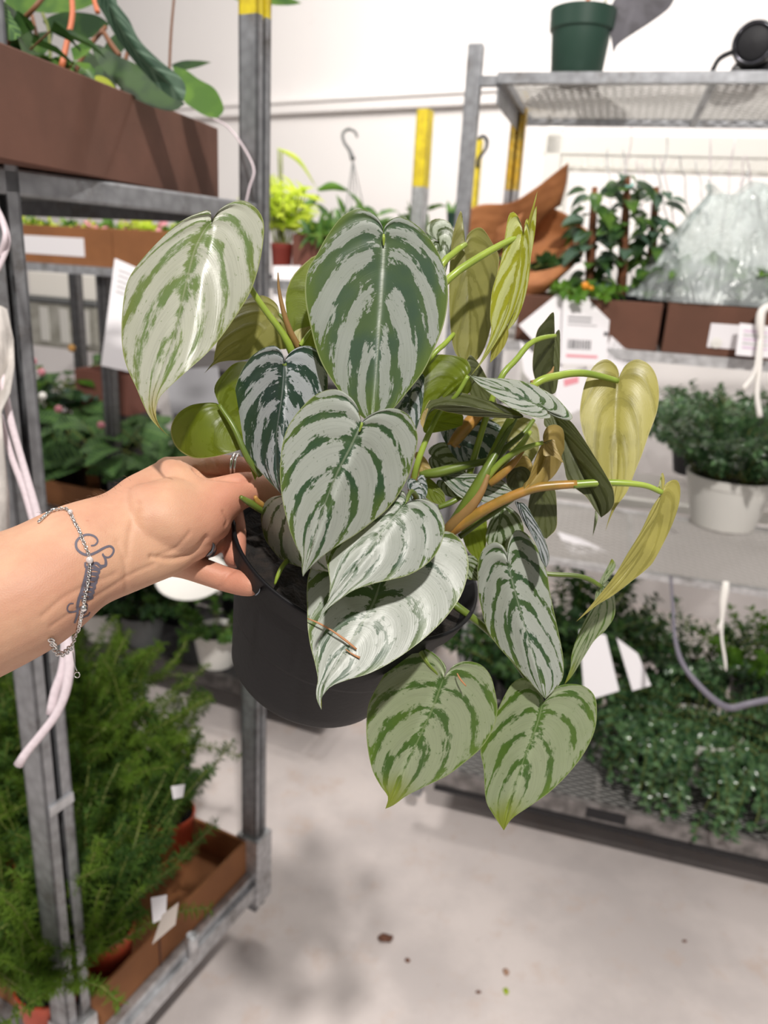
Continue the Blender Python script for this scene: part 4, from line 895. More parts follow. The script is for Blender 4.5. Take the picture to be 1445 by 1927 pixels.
# base tray with ferns
zb = .206
trayA = carton_box('carton_tray', RA, .01, LA - .021, .020, .60, zb, zb + .085, M_box2, 'shallow brown carton tray of red pots at the foot of the near trolley', t=.007)
crease_ = MB().rbox(RA, .20, .204, .0185, .0202, zb, zb + .08).build('fold_line', M_box3, trayA)
def fern(base, r, h, lean, label, mat, n=46, ln=.34, pm=M_terra, lift=.0):
    e = pl('feathery_fern', base, label); pot('pot', base, r, r * .78, h, pm, e)
    bushy(np.array(base) + UPV * h * .9, int(n * 1.9), ln, .12, .42, .017, .0017, .008, mat, M_stemg, e, up=1.3, per=7, r0=r * .8, outlean=lean, curl=.5)
ux = RA.e1; vx = RA.e2
def pb(x, y, z=zb + .12):
    P = zp(x, y, z) - RA.o; return RA.P(float(P @ RA.e1), max(.085, float(P @ RA.e2)), zb + .009)
fern(pb(322, 1530), .050, .115, -ux * .2 + vx * .2, 'feathery green fern in the red pot nearest the far post', M_fernd, 40, .30)
fern(pb(232, 1765), .052, .115, -ux * .0 + vx * .15, 'feathery fern in the red pot at the middle of the tray edge', M_fernd, 44, .32)
fern(pb(118, 1850), .058, .11, vx * .1, 'bright feathery fern behind the near slotted post', M_fern, 54, .32)
fern(RA.P(.33, .30, zb + .009), .055, .12, -ux * .1, 'tall feathery fern at the back of the tray', M_fern, 60, .42)
fern(RA.P(.20, .32, zb + .009), .055, .12, vx * .1, 'feathery fern in the middle of the tray', M_fern, 56, .36)
fern(RA.P(.10, .42, zb + .009), .055, .12, -ux * .1, 'feathery fern at the left edge of the photo', M_fernd, 54, .40)
fern(RA.P(.24, .46, zb + .009), .055, .12, vx * .1, 'feathery fern, hindmost in the tray', M_fernd, 54, .42)
fern(RA.P(.0 + .39, .46, zb + .009), .055, .12, vx * .1, 'feathery fern behind the tall one, tips near the bracelet', M_fern, 54, .40)
def card(name, pts, d, mat, label, cat='tag', lines=None, th=.0006, parent=None):
    """small rigid sheet: corners in pixels at their depths"""
    q = [at(x, y, d if np.isscalar(d) else d[i]) for i, (x, y) in enumerate(pts)]; n = np.cross(q[1] - q[0], q[3] - q[0]); n /= np.linalg.norm(n)
    if n @ (CAM - q[0]) < 0: n = -n
    V = q + [p - n * th for p in q]
    o = mesh(name, V, [(0, 1, 2, 3), (7, 6, 5, 4), (0, 4, 5, 1), (1, 5, 6, 2), (2, 6, 7, 3), (3, 7, 4, 0)], mat, parent, recalc=True)
    if label: tag(o, label, cat)
    for (a, b, c, dd, m) in (lines or []):
        f = lambda s, t: (q[0] * (1 - s) + q[1] * s) * (1 - t) + (q[3] * (1 - s) + q[2] * s) * t + n * .0006
        mesh('printed_line', [f(a, b), f(c, b), f(c, dd), f(a, dd)], [(0, 1, 2, 3)], m, o)
    return o
card('plant_tag', [(284, 1690), (314, 1684), (312, 1726), (288, 1738)], 1.06, M_paper, 'small white plant tag standing in the fern pot by the tray edge')
card('plant_tag', [(305, 1722), (336, 1698), (330, 1740), (286, 1778)], 1.05, simple('grey_card', sr(176, 166, 158), .8), 'grey card lying on the tray edge below the white tag')
card('plant_tag', [(322, 1480), (348, 1476), (344, 1500), (326, 1504)], 1.22, M_paper, 'small white plant tag at the rim of the farthest red pot')

# cords and paper tag hanging at the left edge
sleeve = MB()
cs = [((-30, 560), (10, 582)), ((-34, 600), (26, 640)), ((-34, 660), (28, 690)), ((-34, 700), (20, 740)), ((-34, 760), (4, 775)), ((-34, 820), (6, 850)), ((-34, 900), (14, 930)), ((-34, 1010), (16, 1040))]
V = []; Fc = []
for i, (a, b) in enumerate(cs):
    for j in range(9):
        s = j / 8; V.append(at(a[0] + (b[0] - a[0]) * s, a[1] + (b[1] - a[1]) * s, .80 + .012 * sin(s * 7 + i)))
for i in range(len(cs) - 1):
    for j in range(8): k = i * 9 + j; Fc.append((k, k + 1, k + 10, k + 9))
pt = mesh('paper_tag', V, Fc, simple('cream_paper', sr(214, 208, 202), .8, nscale=30), None, True); md = pt.modifiers.new('s', 'SOLIDIFY'); md.thickness = .002
tag(pt, 'crumpled cream paper tag hanging at the left edge of the photo', 'tag')
crd = empty('cord_bundle', at(60, 1100, .82), 'pinkish-white cord bundle hanging along the near post with loose tips', 'cord')
for pts in [[(-12, 380, .8, 5), (6, 420, .8, 6), (14, 455, .8, 6), (4, 490, .8, 5), (-12, 520, .8, 5)], [(-6, 395, .81, 5), (10, 440, .79, 5), (0, 480, .8, 5)],
            [(2, 700, .81, 7), (20, 790, .81, 7), (45, 880, .81, 7), (70, 970, .81, 8), (95, 1080, .81, 8), (118, 1170, .81, 9), (130, 1230, .81, 10), (126, 1290, .81, 9), (108, 1340, .81, 8), (75, 1385, .81, 8), (50, 1415, .81, 8), (34, 1440, .81, 9)],
            [(0, 780, .82, 6), (22, 860, .82, 6), (48, 930, .82, 7), (78, 1040, .82, 7), (104, 1140, .82, 8), (122, 1200, .82, 9), (118, 1260, .82, 9), (104, 1300, .82, 9), (94, 1344, .82, 8)]]:
    pxtube('cord_strand', pts, M_cord, crd, n=40, res=8)

# ================================================================ left rear rack
RB = Rack((-1.4, 2.537), (.928, -.372)); LB = 1.30
tb_ = empty('rear_rack', RB.P(LB / 2, .25, 0), 'dark galvanised rack behind the near trolley, its base seen under the hand', 'rack')
def tier(R, z, u0, u1, v0, v1, parent, beam=M_galv, meshmat=M_galvd, h=.032, du=.03, dv=.0115, grid=True):
    MB().rbox(R, u0, u1, v0, v0 + .02, z - h, z).build('front_beam', beam, parent); MB().rbox(R, u0, u1, v1 - .02, v1, z - h, z).build('rear_beam', beam, parent)
    for uu in (u0, u1 - .018): MB().rbox(R, uu, uu + .018, v0 + .02, v1 - .02, z - h, z).build('side_beam', beam, parent)
    if grid: wire_mesh(R, u0 + .018, u1 - .018, v0 + .02, v1 - .02, z - .004, parent, meshmat, du, dv)
    n = 2
    for i in range(1, n + 1):
        uu = u0 + (u1 - u0) * i / (n + 1); MB().rbox(R, uu - .006, uu + .006, v0 + .02, v1 - .02, z - h, z - .008).build('cross_bar', beam, parent)
zB1 = RB.px(120, 498, 0)[1]; ZM = RB.px(120, 953, .03)[1]; M_deck = simple('dark_deck', sr(58, 56, 56), .6, nscale=40, col2=sr(78, 74, 72))
tier(RB, zB1, 0, LB, 0, .52, tb_, M_galvl, h=.024)
tier(RB, ZM, 0, LB, 0, .52, tb_, M_galvd); tier(RB, .2, 0, LB + .05, 0, .52, tb_, simple('dirty_steel', sr(92, 88, 86), .5, .3, nscale=30, col2=sr(60, 57, 56)), h=.05)
MB().rbox(RB, .02, LB, .03, .5, .13, .140).build('base_plate', M_galvd, tb_)
uP = RB.px(195, 560, .04)[0]
post(RB, .01, 0, .1, zB1, tb_, M_galvd); post(RB, uP, .03, .1, zB1 - .02, tb_, M_galvd); post(RB, .01, .48, .1, zB1, tb_, M_galvd, 1); post(RB, LB, .48, .1, zB1, tb_, M_galvd, 1)
for uu in (.2, LB - .25):
    for vv in (.2, .4):
        MB().lathe([(.001, -.014), (.05, -.014), (.05, .014), (.001, .014)], RB.P(uu, vv, .05), RB.e2, 20).build('wheel', M_blackg, tb_)
        MB().rbox(RB, uu - .01, uu + .01, vv - .02, vv - .015, .05, .15).rbox(RB, uu - .01, uu + .01, vv + .015, vv + .02, .05, .15).build('caster_fork', M_galvd, tb_)
# cartons on its top tier
u0 = RB.px(14, 460, .02)[0]; u1 = RB.px(212, 460, .02)[0]; zc = RB.px(120, 426, .02)[1]; u2 = RB.px(300, 470, .02)[0]
cb1 = carton_box('carton', RB, u0, u1, .015, .33, zB1, zc, M_box2, 'kraft carton with a blank white label behind the near trolley')
a, b = RB.px(32, 440, .015), RB.px(160, 485, .015); sticker(RB, a[0], b[0], b[1] + .002, a[1] - .002, .015, M_paper, cb1, 'blank_label')
carton_box('carton', RB, u1 + .003, u2 + .02, .015, .33, zB1, zc, M_box2, 'unlabelled kraft carton just right of the one with the white label')
e = pl('seedling_tray', RB.P((u0 + u1) / 2, .17, zB1 + .01), 'lime and pink speckled seedlings in the labelled kraft carton')
hh = zc - zB1 - .02
for i in range(7):
    c = RB.P(u0 + .03 + i * (u1 - u0 - .06) / 6, .12, zc - .03); bushy(c, 8, .07, .2, .9, .03, .02, .014, [M_lime, M_glb, M_lime, M_gl2, M_pink, M_lime, M_glb][i], M_stemg, e, per=2, r0=.02)
MB().rbox(RB, u0 + .012, u1 - .012, .03, .3, zB1 + .006, zc - .03).build('growing_medium', M_soil, e)
e = pl('seedling_tray', RB.P((u1 + u2) / 2, .17, zB1 + .01), 'yellow-green seedlings in the unlabelled kraft carton')
MB().rbox(RB, u1 + .015, u2 + .005, .03, .3, zB1 + .006, zc - .03).build('growing_medium', M_soil, e)
for i in range(5): bushy(RB.P(u1 + .03 + i * .035, .13, zc - .03), 7, .09, .2, .9, .035, .02, .014, [M_lime, M_pink, M_lime, M_lime, M_glb][i], M_stemg, e, per=2, r0=.02)
card('price_sheet', [(216, 486), (262, 506), (244, 700), (190, 688)], 1.95, M_paper, 'tall white sheet hanging behind the pale silver leaf', 'sign', [(.2, .08 + i * .05, .8, .095 + i * .05, M_inkl) for i in range(5)])
card('price_sheet', [(514, 500), (566, 500), (575, 590), (514, 590)], 2.05, M_paper, 'white sheet hanging right of the far trolley post', 'sign')
card('price_sheet', [(310, 696), (410, 690), (420, 768), (322, 780)], 2.2, simple('grey_sheet', sr(150, 150, 154), .8), 'grey-white sheet seen below the tip of the pale leaf', 'sign')
# grey tub on a low table further back
RD = Rack(RB.P(.0, 1.0, 0)[:2], (.928, -.372))
td = empty('rear_bench', RD.P(.4, .3, 0), 'dark bench far behind the left racks carrying a grey tub', 'bench')
zd = RD.px(100, 655, .05)[1]
MB().rbox(RD, -.4, 1.5, 0, .6, zd - .04, zd).build('bench_top', M_deck, td)
for uu in (-.38, .55, 1.46):
    for vv in (.02, .55): MB().rbox(RD, uu, uu + .035, vv, vv + .035, 0, zd - .04).build('leg', M_galvd, td)
a, b = RD.px(30, 556, .06), RD.px(186, 650, .06)
tub = empty('storage_tub', RD.P((a[0] + b[0]) / 2, .2, zd), 'translucent grey plastic tub on the far left bench', 'tub')
bevel(MB().rbox(RD, a[0] + .01, b[0] - .01, .06, .40, zd, a[1] - .02).build('body', M_greytub, tub), .012, 3); bevel(MB().rbox(RD, a[0], b[0], .05, .41, a[1] - .018, a[1] + .004).build('lid', M_greypot, tub), .006, 2)
for q in (.3, .55, .8):
    MB().rbox(RD, a[0] + (b[0] - a[0]) * q, a[0] + (b[0] - a[0]) * (q + .1), .054, .06, zd + .03, a[1] - .04).build('painted_sheen', simple('tub_sheen', sr(196, 194, 188), .3), tub)  # pale strips paint white reflections onto the tub front
a2, b2 = RD.px(46, 510, .06), RD.px(178, 545, .06)
ww = MB().rbox(RD, a2[0], b2[0], .08, .38, a[1] + .006, a2[1]).build('white_carton', simple('white_card', sr(226, 222, 214), .8)); tag(bevel(ww, .004), 'flat white carton lying on the grey tub', 'box')
# plants on the middle tier of the rear rack
zm = ZM
a, b = RB.px(75, 918, .03), RB.px(182, 955, .03)
carton_box('carton', RB, a[0], b[0] + .12, .02, .34, zm, zm + .085, M_box2, 'kraft carton under the prayer plants, just above the forearm')
carton_box('carton', RB, RB.px(150, 760, .36)[0], RB.px(246, 760, .36)[0], .345, .50, RB.px(200, 775, .36)[1], RB.px(200, 700, .36)[1], M_boxr, 'small red-brown carton deep behind the prayer plants')
MB_ = MB().rbox(RB, RB.px(150, 760, .36)[0] - .02, RB.px(246, 760, .36)[0] + .02, .35, .5, zm, RB.px(200, 775, .36)[1]).build('upturned_crate', M_deck); tag(MB_, 'dark crate propping up the small red-brown carton', 'crate')
def bigplant(name, c, r, h, n, ll, lw, mat, label, stem=M_stemg, pm=M_blackg, up=.5, shape='ovate', tl=.12, face=(0, -.55, .6), seed=1):
    rnd = random.Random(seed); e = pl(name, c, label); pot('pot', c, r, r * .8, h, pm, e); top = np.array(c) + UPV * h * .9
    for i in range(n):
        a = rnd.uniform(0, 2 * pi); s = rnd.uniform(.3, 1); d = np.array([cos(a) * s, sin(a) * s, up * rnd.uniform(.6, 1.6)]); L0 = tl * rnd.uniform(.5, 1.15)
        b = top + d * L0; dd = np.array([cos(a), sin(a), rnd.uniform(-.5, .15)]); dd /= np.linalg.norm(dd); sc = rnd.uniform(.75, 1.15)
        nn = np.array(face) + np.array([rnd.uniform(-.4, .4), rnd.uniform(-.3, .3), rnd.uniform(-.2, .4)])
        simple_leaf(b, b + dd * ll * sc, nn, lw * sc, mat, e, arch=.10, shape=shape)
        MB().tube(catmull([top + np.array([cos(a), sin(a), 0]) * r * .3, (top + b) / 2 + UPV * .01, b], 6), .0018, 5, False).build('stem', stem, e)
    return e
def up_(x, y, v, z): u = RB.px(x, y, v)[0]; return RB.P(u, v, z)
bigplant('prayer_plant', up_(130, 860, .12, zm + .006), .055, .12, 34, .125, .075, M_mar, 'prayer plant with herringbone leaves in the kraft carton, left one', seed=2, tl=.20)
bigplant('prayer_plant', up_(215, 860, .12, zm + .006), .055, .12, 34, .13, .078, M_mar, 'prayer plant with herringbone leaves in the kraft carton, right one', seed=3, tl=.22)
bigplant('prayer_plant', up_(300, 850, .20, zm), .055, .14, 34, .125, .072, M_mar, 'dark prayer plant behind the hand', seed=4, tl=.22)
bigplant('prayer_plant', up_(90, 800, .34, zm), .055, .2, 30, .125, .07, M_mar, 'prayer plant at the back beside the near post', seed=5, tl=.28)
bigplant('leafy_plant', up_(110, 760, .42, zm), .055, .20, 20, .13, .05, M_glb, 'bright green lance-leaved plant below the grey tub', seed=6, tl=.26, shape='lance')
bigplant('leafy_plant', up_(180, 740, .44, zm), .055, .24, 20, .08, .05, M_velv, 'grey-green leafy plant in front of the small red-brown carton', seed=7, tl=.20)
bigplant('leafy_plant', up_(60, 730, .30, zm), .055, .24, 22, .10, .05, M_gl, 'dark leafy plant hugging the near post', seed=8, tl=.22)
fb_ = MB()
for i, (x, y) in enumerate([(135, 655), (62, 680), (200, 668), (78, 700), (190, 800), (80, 745), (110, 770)]):
    P = at(x, y, 2.35); o = MB().sphere(P, .012, 10).build('flower', [M_orange, M_pink, M_white, M_pink, M_pink, M_white, M_pink][i]); tag(o, ['orange blossom under the grey tub', 'dusty pink blossom beside the near post', 'white blossom by the hanging sheet', 'pale pink blossom lowest by the near post', 'small pink bud right of the prayer plants', 'white blossom above the prayer plants', 'pink bud over the left prayer plant'][i], 'flower')
# base tier pots
def wpot(x, y, r, h, label, mat=M_white, fm=M_gl2, v=None, zz=.202, ln=.10, leafs=.03, n=20, **k):
    c = zp(x, y, zz); e = pl('potted_plant', c, label); pot('pot', c, r, r * .75, h, mat, e); bushy(c + UPV * h * .9, n, ln, .35, .8, leafs, leafs * .6, .014, fm, M_stemg, e, r0=r * .7, **k)
wpot(408, 1246, .075, .12, 'round white pot with pale green foliage beside the black pot', ln=.13)
wpot(196, 1196, .075, .11, 'white pot under the wrist, behind the trailing cords', ln=.12, fm=M_gl)
wpot(272, 1206, .075, .11, 'dark grey pot between the two white pots', mat=M_greypot, fm=M_gl, ln=.14)
wpot(335, 1165, .07, .10, 'dark pot in shade behind the fingertips', mat=M_blackg, fm=M_gl2, ln=.14)
ds = MB().lathe([(.001, 0), (.07, 0), (.092, .022), (.095, .026), (.09, .026), (.07, .006), (.001, .006)], at(362, 1096, 2.05), (0, -.35, 1), 32).build('white_saucer', M_white, None, True); tag(ds, 'white saucer just below the fingers, on the foliage of the shaded pot', 'saucer')
for x, y, i in ((165, 1130, 1), (240, 1140, 2), (445, 1150, 3)):
    c = zp(x, y, .202); e = pl('potted_plant', c, ['', 'dark leafy pot at the back under the wrist', 'dark leafy pot at the back of the rear rack base', 'dark leafy pot at the back beside the black pot'][i]); pot('pot', c, .06, .05, .1, M_blackg, e); bushy(c + UPV * .1, 22, .18, .3, .8, .04, .024, .018, M_gl, M_stemg, e, r0=.05)

# things on the rear rack's top tier, right of the post
cR = np.array(vert_at(530, 510, RB.P(RB.px(530, 510, .12)[0], .12, 0))); cR[2] = zB1; zr = zB1
e = pl('lime_plant', cR, 'lime green plant with arching fronds in a small red pot beside the trolley post'); hR = .093
pot('pot', cR, .030, .024, RB.px(530, 458, .12)[1] - zB1, M_dkred, e)
bushy(cR + UPV * .07, 34, .17, .05, .28, .07, .010, .03, M_lime, M_stemg, e, up=1.3, per=2, r0=.02)
dR = (cR - CAM) @ FW
for l_, m in [([(522, 280), (560, 300), (588, 340), (598, 358)], M_lime), ([(598, 358), (625, 350), (655, 358)], M_glb), ([(600, 368), (580, 385), (565, 392)], M_gl2), ([(655, 362), (675, 380), (692, 398)], M_gl2)]:
    c = catmull([(x, y) for x, y in l_], 10); V = []; Fc = []
    for i, p in enumerate(c):
        ww = 9 * sin(pi * (i + .6) / 10.2) + 1
        for s in (-1, 0, 1): V.append(at(p[0] + s * 2, p[1] + s * ww * .8, dR + .01 * abs(s)))
    for i in range(9):
        for s in (0, 1): a = i * 3 + s; Fc.append((a, a + 1, a + 4, a + 3))
    mesh('frond', V, Fc, m, e, True)
pxtube('stem', [(524, 283, dR, 2), (527, 380, dR, 2), (530, 450, dR, 2)], M_stemg, e, n=8, res=5); pxtube('stem', [(530, 285, dR, 2), (531, 400, dR, 2), (531, 455, dR, 2)], M_stemg, e, n=8, res=5)
a, b = RB.px(550, 440, .10), RB.px(640, 508, .10)
carton_box('carton', RB, a[0], b[0] + .05, .10, .40, zB1, a[1], M_boxr, 'red-brown carton to the left of the big grey leaf')
e = pl('leafy_plant', RB.P((a[0] + b[0]) / 2, .22, zB1 + .01), 'low green plants in the red-brown carton behind the big grey leaf'); pot('pot', RB.P((a[0] + b[0]) / 2 + .02, .22, zB1 + .008), .04, .03, .06, M_blackg, e)
bushy(RB.P(b[0] - .03, .2, a[1] - .02), 26, .10, .5, 1.0, .05, .022, .02, M_gl2, M_stemg, e, r0=.05, up=.5)
# hanging basket with hook standing behind
c0 = at(672, 470, 2.3); hbk = pl('hanging_basket', c0, 'hanging basket with a dark grey hook and thin wires behind the big grey leaf')
pot('pot', at(690, 545, 2.3), .09, .07, .09, M_greypot, hbk)
pxtube('hook', [(672, 258, 2.3, 2.2), (668, 248, 2.3, 2.6), (655, 243, 2.3, 3), (645, 252, 2.3, 3), (648, 268, 2.3, 3), (658, 283, 2.3, 3.6), (664, 300, 2.3, 5)], M_greypot, hbk, n=26, res=8)
for x in (650, 660, 672, 686): pxtube('hanger_wire', [(664, 300, 2.3, .9), (x, 400, 2.3, .9), (x + (x - 664) * .8, 480, 2.3, .9)], M_greypot, hbk, n=6, res=4)
bushy(at(700, 470, 2.32), 22, .20, .35, .9, .06, .022, .025, M_gl2, M_stemg, hbk, r0=.06, up=.8, per=2)
# two far trolleys: only their posts and decks show between the plants
M_far = M_galvl
pA, pB = zp(812, 207, 1.9), zp(907, 262, 1.9); RCk = Rack(pA[:2], (pB - pA)[:2]); LC = float(np.linalg.norm((pB - pA)[:2]))
tc = empty('far_trolley', RCk.P(LC / 2, .2, 0), 'trolley behind, its grey post with a bright yellow tip standing mid-photo', 'trolley')
post(RCk, 0, 0, .1, 1.9, tc, M_galvl, -1, .042, .036, tip=.20); post(RCk, LC, 0, .1, 1.9, tc, M_galvl, -1, .036, .036, tip=.34)
MB().rbox(RCk, -.03, LC + .03, -.02, .05, .04, .10).build('foot_beam', M_galvd, tc); MB().rbox(RCk, 0, LC, .004, .03, .78, .81).build('tie_beam', M_galvd, tc)
for i, (x, y, zz, lab) in enumerate([(850, 400, 1.0, 'young dark plant peeping between the yellow-tipped post and the next grey post'), ]):
    c = at(x, 460, 2.6); e = pl('young_plant', c, lab); pot('pot', at(850, 430, 2.6), .02, .016, .05, M_gpot, e); simple_leaf(at(848, 412, 2.6), at(842, 378, 2.6), (0, -1, .2), .02, M_gl2, e); simple_leaf(at(852, 412, 2.6), at(860, 378, 2.6), (0, -1, .2), .02, M_gl2, e)
# ================================================================ right rack
RR = Rack((.249, 1.738), (.728, -.199)); UL = -.123; UR_ = 1.2; DR = .50
tr_ = empty('display_rack', RR.P(.5, .25, 0), 'galvanised display rack with mesh shelves filling the right side of the photo', 'rack')
ztop_ = RR.px(935, 140, .02)[1]; z2 = RR.px(1230, 662, 0)[1]; z3 = RR.px(1060, 1056, 0)[1]; zb_ = .20
uL = RR.px(935, 150, 0)[0]
bevel(MB().rbox(RR, UL - .015, UL + .015, 0, .030, .1, RR.px(896, 80, 0)[1]).build('post', M_galv, tr_), .003)
pbk = zp(980, 172, 1.9); uB = float((pbk - RR.o) @ RR.e1); vB = float((pbk - RR.o) @ RR.e2)
post(RR, uB, vB, .1, 1.9, tr_, M_galvl, -1, .034, .034, tip=.22, tipmat=M_yel2)
post(RR, UR_, 0, .1, 1.93, tr_, M_galv); post(RR, UR_, DR - .03, .1, 1.93, tr_, M_galv, 1)
M_beam = galv('pale_beam', (.62, .62, .63), .45)
def bracket(z): MB().rbox(RR, UL, uL + .01, .01, .03, z - .022, z - .004).build('hook_arm', M_galv, tr_)
tier(RR, ztop_, uL, UR_ - .03, 0, DR, tr_, M_galv, M_mesh, h=.020, du=.036, dv=.014)
MB().rbox(RR, uL, uL + .004, .01, DR, ztop_ - .055, ztop_ - .004).build('side_flange', M_galv, tr_)
tier(RR, z2, uL, UR_ - .03, 0, DR, tr_, M_beam, M_mesh, h=.022); tier(RR, z3, uL, UR_ - .03, 0, DR, tr_, M_beam, M_mesh, h=.014, du=.034, dv=.012)
tier(RR, zb_, uL, UR_, 0, DR, tr_, simple('scuffed_base_steel', sr(150, 144, 142), .55, .25, nscale=24, col2=sr(106, 102, 100)), M_mesh, h=.045, du=.034, dv=.012)
for z in (ztop_, z2, z3, zb_): bracket(z)
for uu in (.25, 1.0):
    for vv in (.22, .40):
        MB().lathe([(.001, -.014), (.045, -.014), (.045, .014), (.001, .014)], RR.P(uu, vv, .046), RR.e2, 20).build('wheel', M_blackg, tr_)
        MB().rbox(RR, uu - .01, uu + .01, vv - .02, vv - .015, .05, .155).rbox(RR, uu - .01, uu + .01, vv + .015, vv + .02, .05, .155).build('caster_fork', M_galvd, tr_)
a, b = RR.px(1110, 1482, 0), RR.px(1182, 1520, 0)
MB().rbox(RR, a[0], b[0], -.003, .0, zb_ - .036, zb_ - .008).build('beam_slot', M_blackg, tr_)
MB().rbox(RR, uL, UR_, -.006, .0, zb_ - .060, zb_ - .046).build('rubber_bumper', M_blackg, tr_)
MB().rbox(RR, uL, UR_, .02, DR - .02, .135, .150).build('base_plate', M_galvd, tr_)
# green pot on the top shelf with charcoal leaf
def rp(x, y, v): u, z = RR.px(x, y, v); return RR.P(u, v, z)
vt = .10
gb = rp(1085, 134, vt); gb[2] = ztop_ + .001; dG = (gb - CAM) @ FW
ghh = rp(1095, 22, vt)[2] - ztop_; gr = 58 * dG / F
G = pl('potted_plant', gb, 'dark green plastic pot with a drooping charcoal leaf on the top shelf')
mbp = [(.001, 0), (gr * .74, 0), (gr * .80, .004), (gr * .92, ghh * .66), (gr * .93, ghh * .70), (gr * 1.0, ghh * .72), (gr * 1.03, ghh), (gr * .97, ghh), (gr * .9, ghh * .7), (.001, ghh * .7)]
o = MB().lathe(mbp, gb, (0, 0, 1), 40).build('pot', M_gpot, G, True); o.modifiers.new('e', 'EDGE_SPLIT').split_angle = radians(45)
MB().lathe([(gr * .93, ghh * .82), (.001, ghh * .84)], gb, (0, 0, 1), 24).build('soil', M_soil, G)
leaf((1200, -70), (1154, 102), [(1180, -50), (1160, -10), (1144, 30), (1150, 75)], [(1240, -60), (1268, -20), (1262, 12), (1225, 42), (1188, 66), (1162, 85)], M_dkgrey, dG - .03, dG - .06, parent=G, N=30, M=6, q=.0008, cup=.05, mid=[(1190, 10)])
for pts, m in [([(1106, 28, dG, 4), (1106, 0, dG, 4), (1110, -30, dG, 4)], M_stemo), ([(1132, 28, dG, 2), (1140, 0, dG, 2), (1145, -30, dG, 2)], M_stemg), ([(1140, 26, dG - .01, 3), (1160, 12, dG - .02, 3), (1185, -10, dG - .02, 3), (1200, -70, dG - .03, 3)], M_stemg)]:
    pxtube('stem', pts, m, G, n=10, res=6)
# speaker
dS = (rp(1400, 128, .06) - CAM) @ FW
S = empty('portable_speaker', rp(1395, 130, .06), 'black cylindrical speaker with a ring-edged end cap at the right end of the top shelf', 'speaker')
cS = at(1418, 80, dS - .03); axS = CAM - cS + np.array([-.15, 0, .25]); axS /= np.linalg.norm(axS); rS = 38 * dS / F
# body leans so that its lower end rests on the shelf
prof_s = [(.001, -.115), (rS * .8, -.115), (rS * .98, -.105), (rS * 1.02, -.08), (rS * 1.02, -.012), (rS * .98, -.002), (rS * .92, .002), (rS * .90, 0), (rS * .84, -.004), (rS * .80, -.006), (.001, -.004)]
MB().lathe(prof_s, cS, axS, 48).build('body', M_blackg, S, True)
MB().lathe([(rS * .79, -.005), (rS * .6, .0), (.001, .0015)], cS, axS, 40).build('end_cap', M_blackm, S, True)
sx = np.cross(axS, UPV); sx /= np.linalg.norm(sx); sy = np.cross(sx, axS)
rgm = MB(); torus_px(rgm, cS - axS * .0, rS * .86, rS * .86, .0012, sx, sy, 48, 6); rgm.build('chrome_ring', simple('dark_chrome', (.35, .35, .4), .2, 1.0), S, True)
bs = cS - axS * .07 - UPV * rS * .8; zsh = ztop_ + .001
MB().tube(catmull([cS - axS * .05 - UPV * rS * .7, (cS - axS * .06) * [1, 1, 0] + [0, 0, zsh + .012]], 4), [rS * .8, rS * .95, rS * 1.0, rS * .98], 24).build('foot', M_blackg, S, True)
pxtube('carry_loop', [(1398, 92, dS - .01, 4), (1372, 100, dS - .01, 5), (1352, 112, dS - .01, 5), (1341, 132, dS - .01, 5)], M_blackg, S, n=16, res=8)

# cartons on the second level
cv = .012
def cb_px(x0, x1, yb, yt, v, mat, label, depth=.30, xr=None):
    xm = (x0 + x1) / 2; u0_ = RR.px(x0, (yb + yt) / 2, v)[0]; u1_ = RR.px(x1, (yb + yt) / 2, v)[0]; zt_ = RR.px(xm, yt, v)[1]
    return carton_box('carton', RR, u0_, u1_, v, v + depth, z2, zt_, mat, label), u0_, u1_, zt_
c1, ua, ub, zt1 = cb_px(972, 1243, 650, 562, cv, M_box3, 'dark brown carton behind the white barcode tags')
c2, uc, ud, zt2 = cb_px(1250, 1500, 672, 577, cv, M_box3, 'dark brown carton with a small white label under the plastic bag')
a, b = RR.px(1338, 608, cv), RR.px(1392, 658, cv); sticker(RR, a[0], b[0], b[1], a[1], cv, M_paper, c2, 'blank_label')
_p = rp(1348, 645, cv - .002); MB().lathe([(.001, 0), (.011, 0), (.011, .002), (.001, .003)], _p, -RR.e2, 20).build('round_sticker', M_white, c2)
MB().rbox(RR, ua + .01, ub - .01, .03, .29, z2 + .007, zt1 - .012).build('growing_medium', M_soil, c1); MB().rbox(RR, uc + .01, ud - .01, .03, .29, z2 + .007, zt2 - .012).build('growing_medium', M_soil, c2)
# kraft paper sleeve, a crumpled open cone of thick paper
K = empty('kraft_paper_sleeve', rp(985, 540, .10), 'crumpled open brown kraft paper sleeve lying on the shelf behind the tall lime leaf', 'paper')
dK = (rp(985, 480, .10) - CAM) @ FW
def sheet(name, rows, mat, parent, th=.0012, amp=.006, seed=1, nu=24, nv_=18):
    """rows of (px,py,depth) control points -> smooth crumpled sheet"""
    R_ = [catmull(r, nu) for r in rows]; cols = [catmull([R_[i][j] for i in range(len(rows))], nv_) for j in range(nu)]; V = []; Fc = []; rr = np.random.default_rng(seed)
    ph = rr.uniform(0, 6, 8)
    for j in range(nu):
        for i in range(nv_):
            p = cols[j][i]; w_ = amp * (abs(sin(j * .7 + i * .35 + ph[0])) + .6 * abs(sin(j * .33 - i * .8 + ph[1])) + .4 * sin(j * 1.3 + i * 1.1 + ph[2]))
            V.append(at(p[0], p[1], p[2] + w_))
    for j in range(nu - 1):
        for i in range(nv_ - 1): a = j * nv_ + i; Fc.append((a, a + 1, a + 1 + nv_, a + nv_))
    o = mesh(name, V, Fc, mat, parent, True); md = o.modifiers.new('s', 'SOLIDIFY'); md.thickness = th; return o
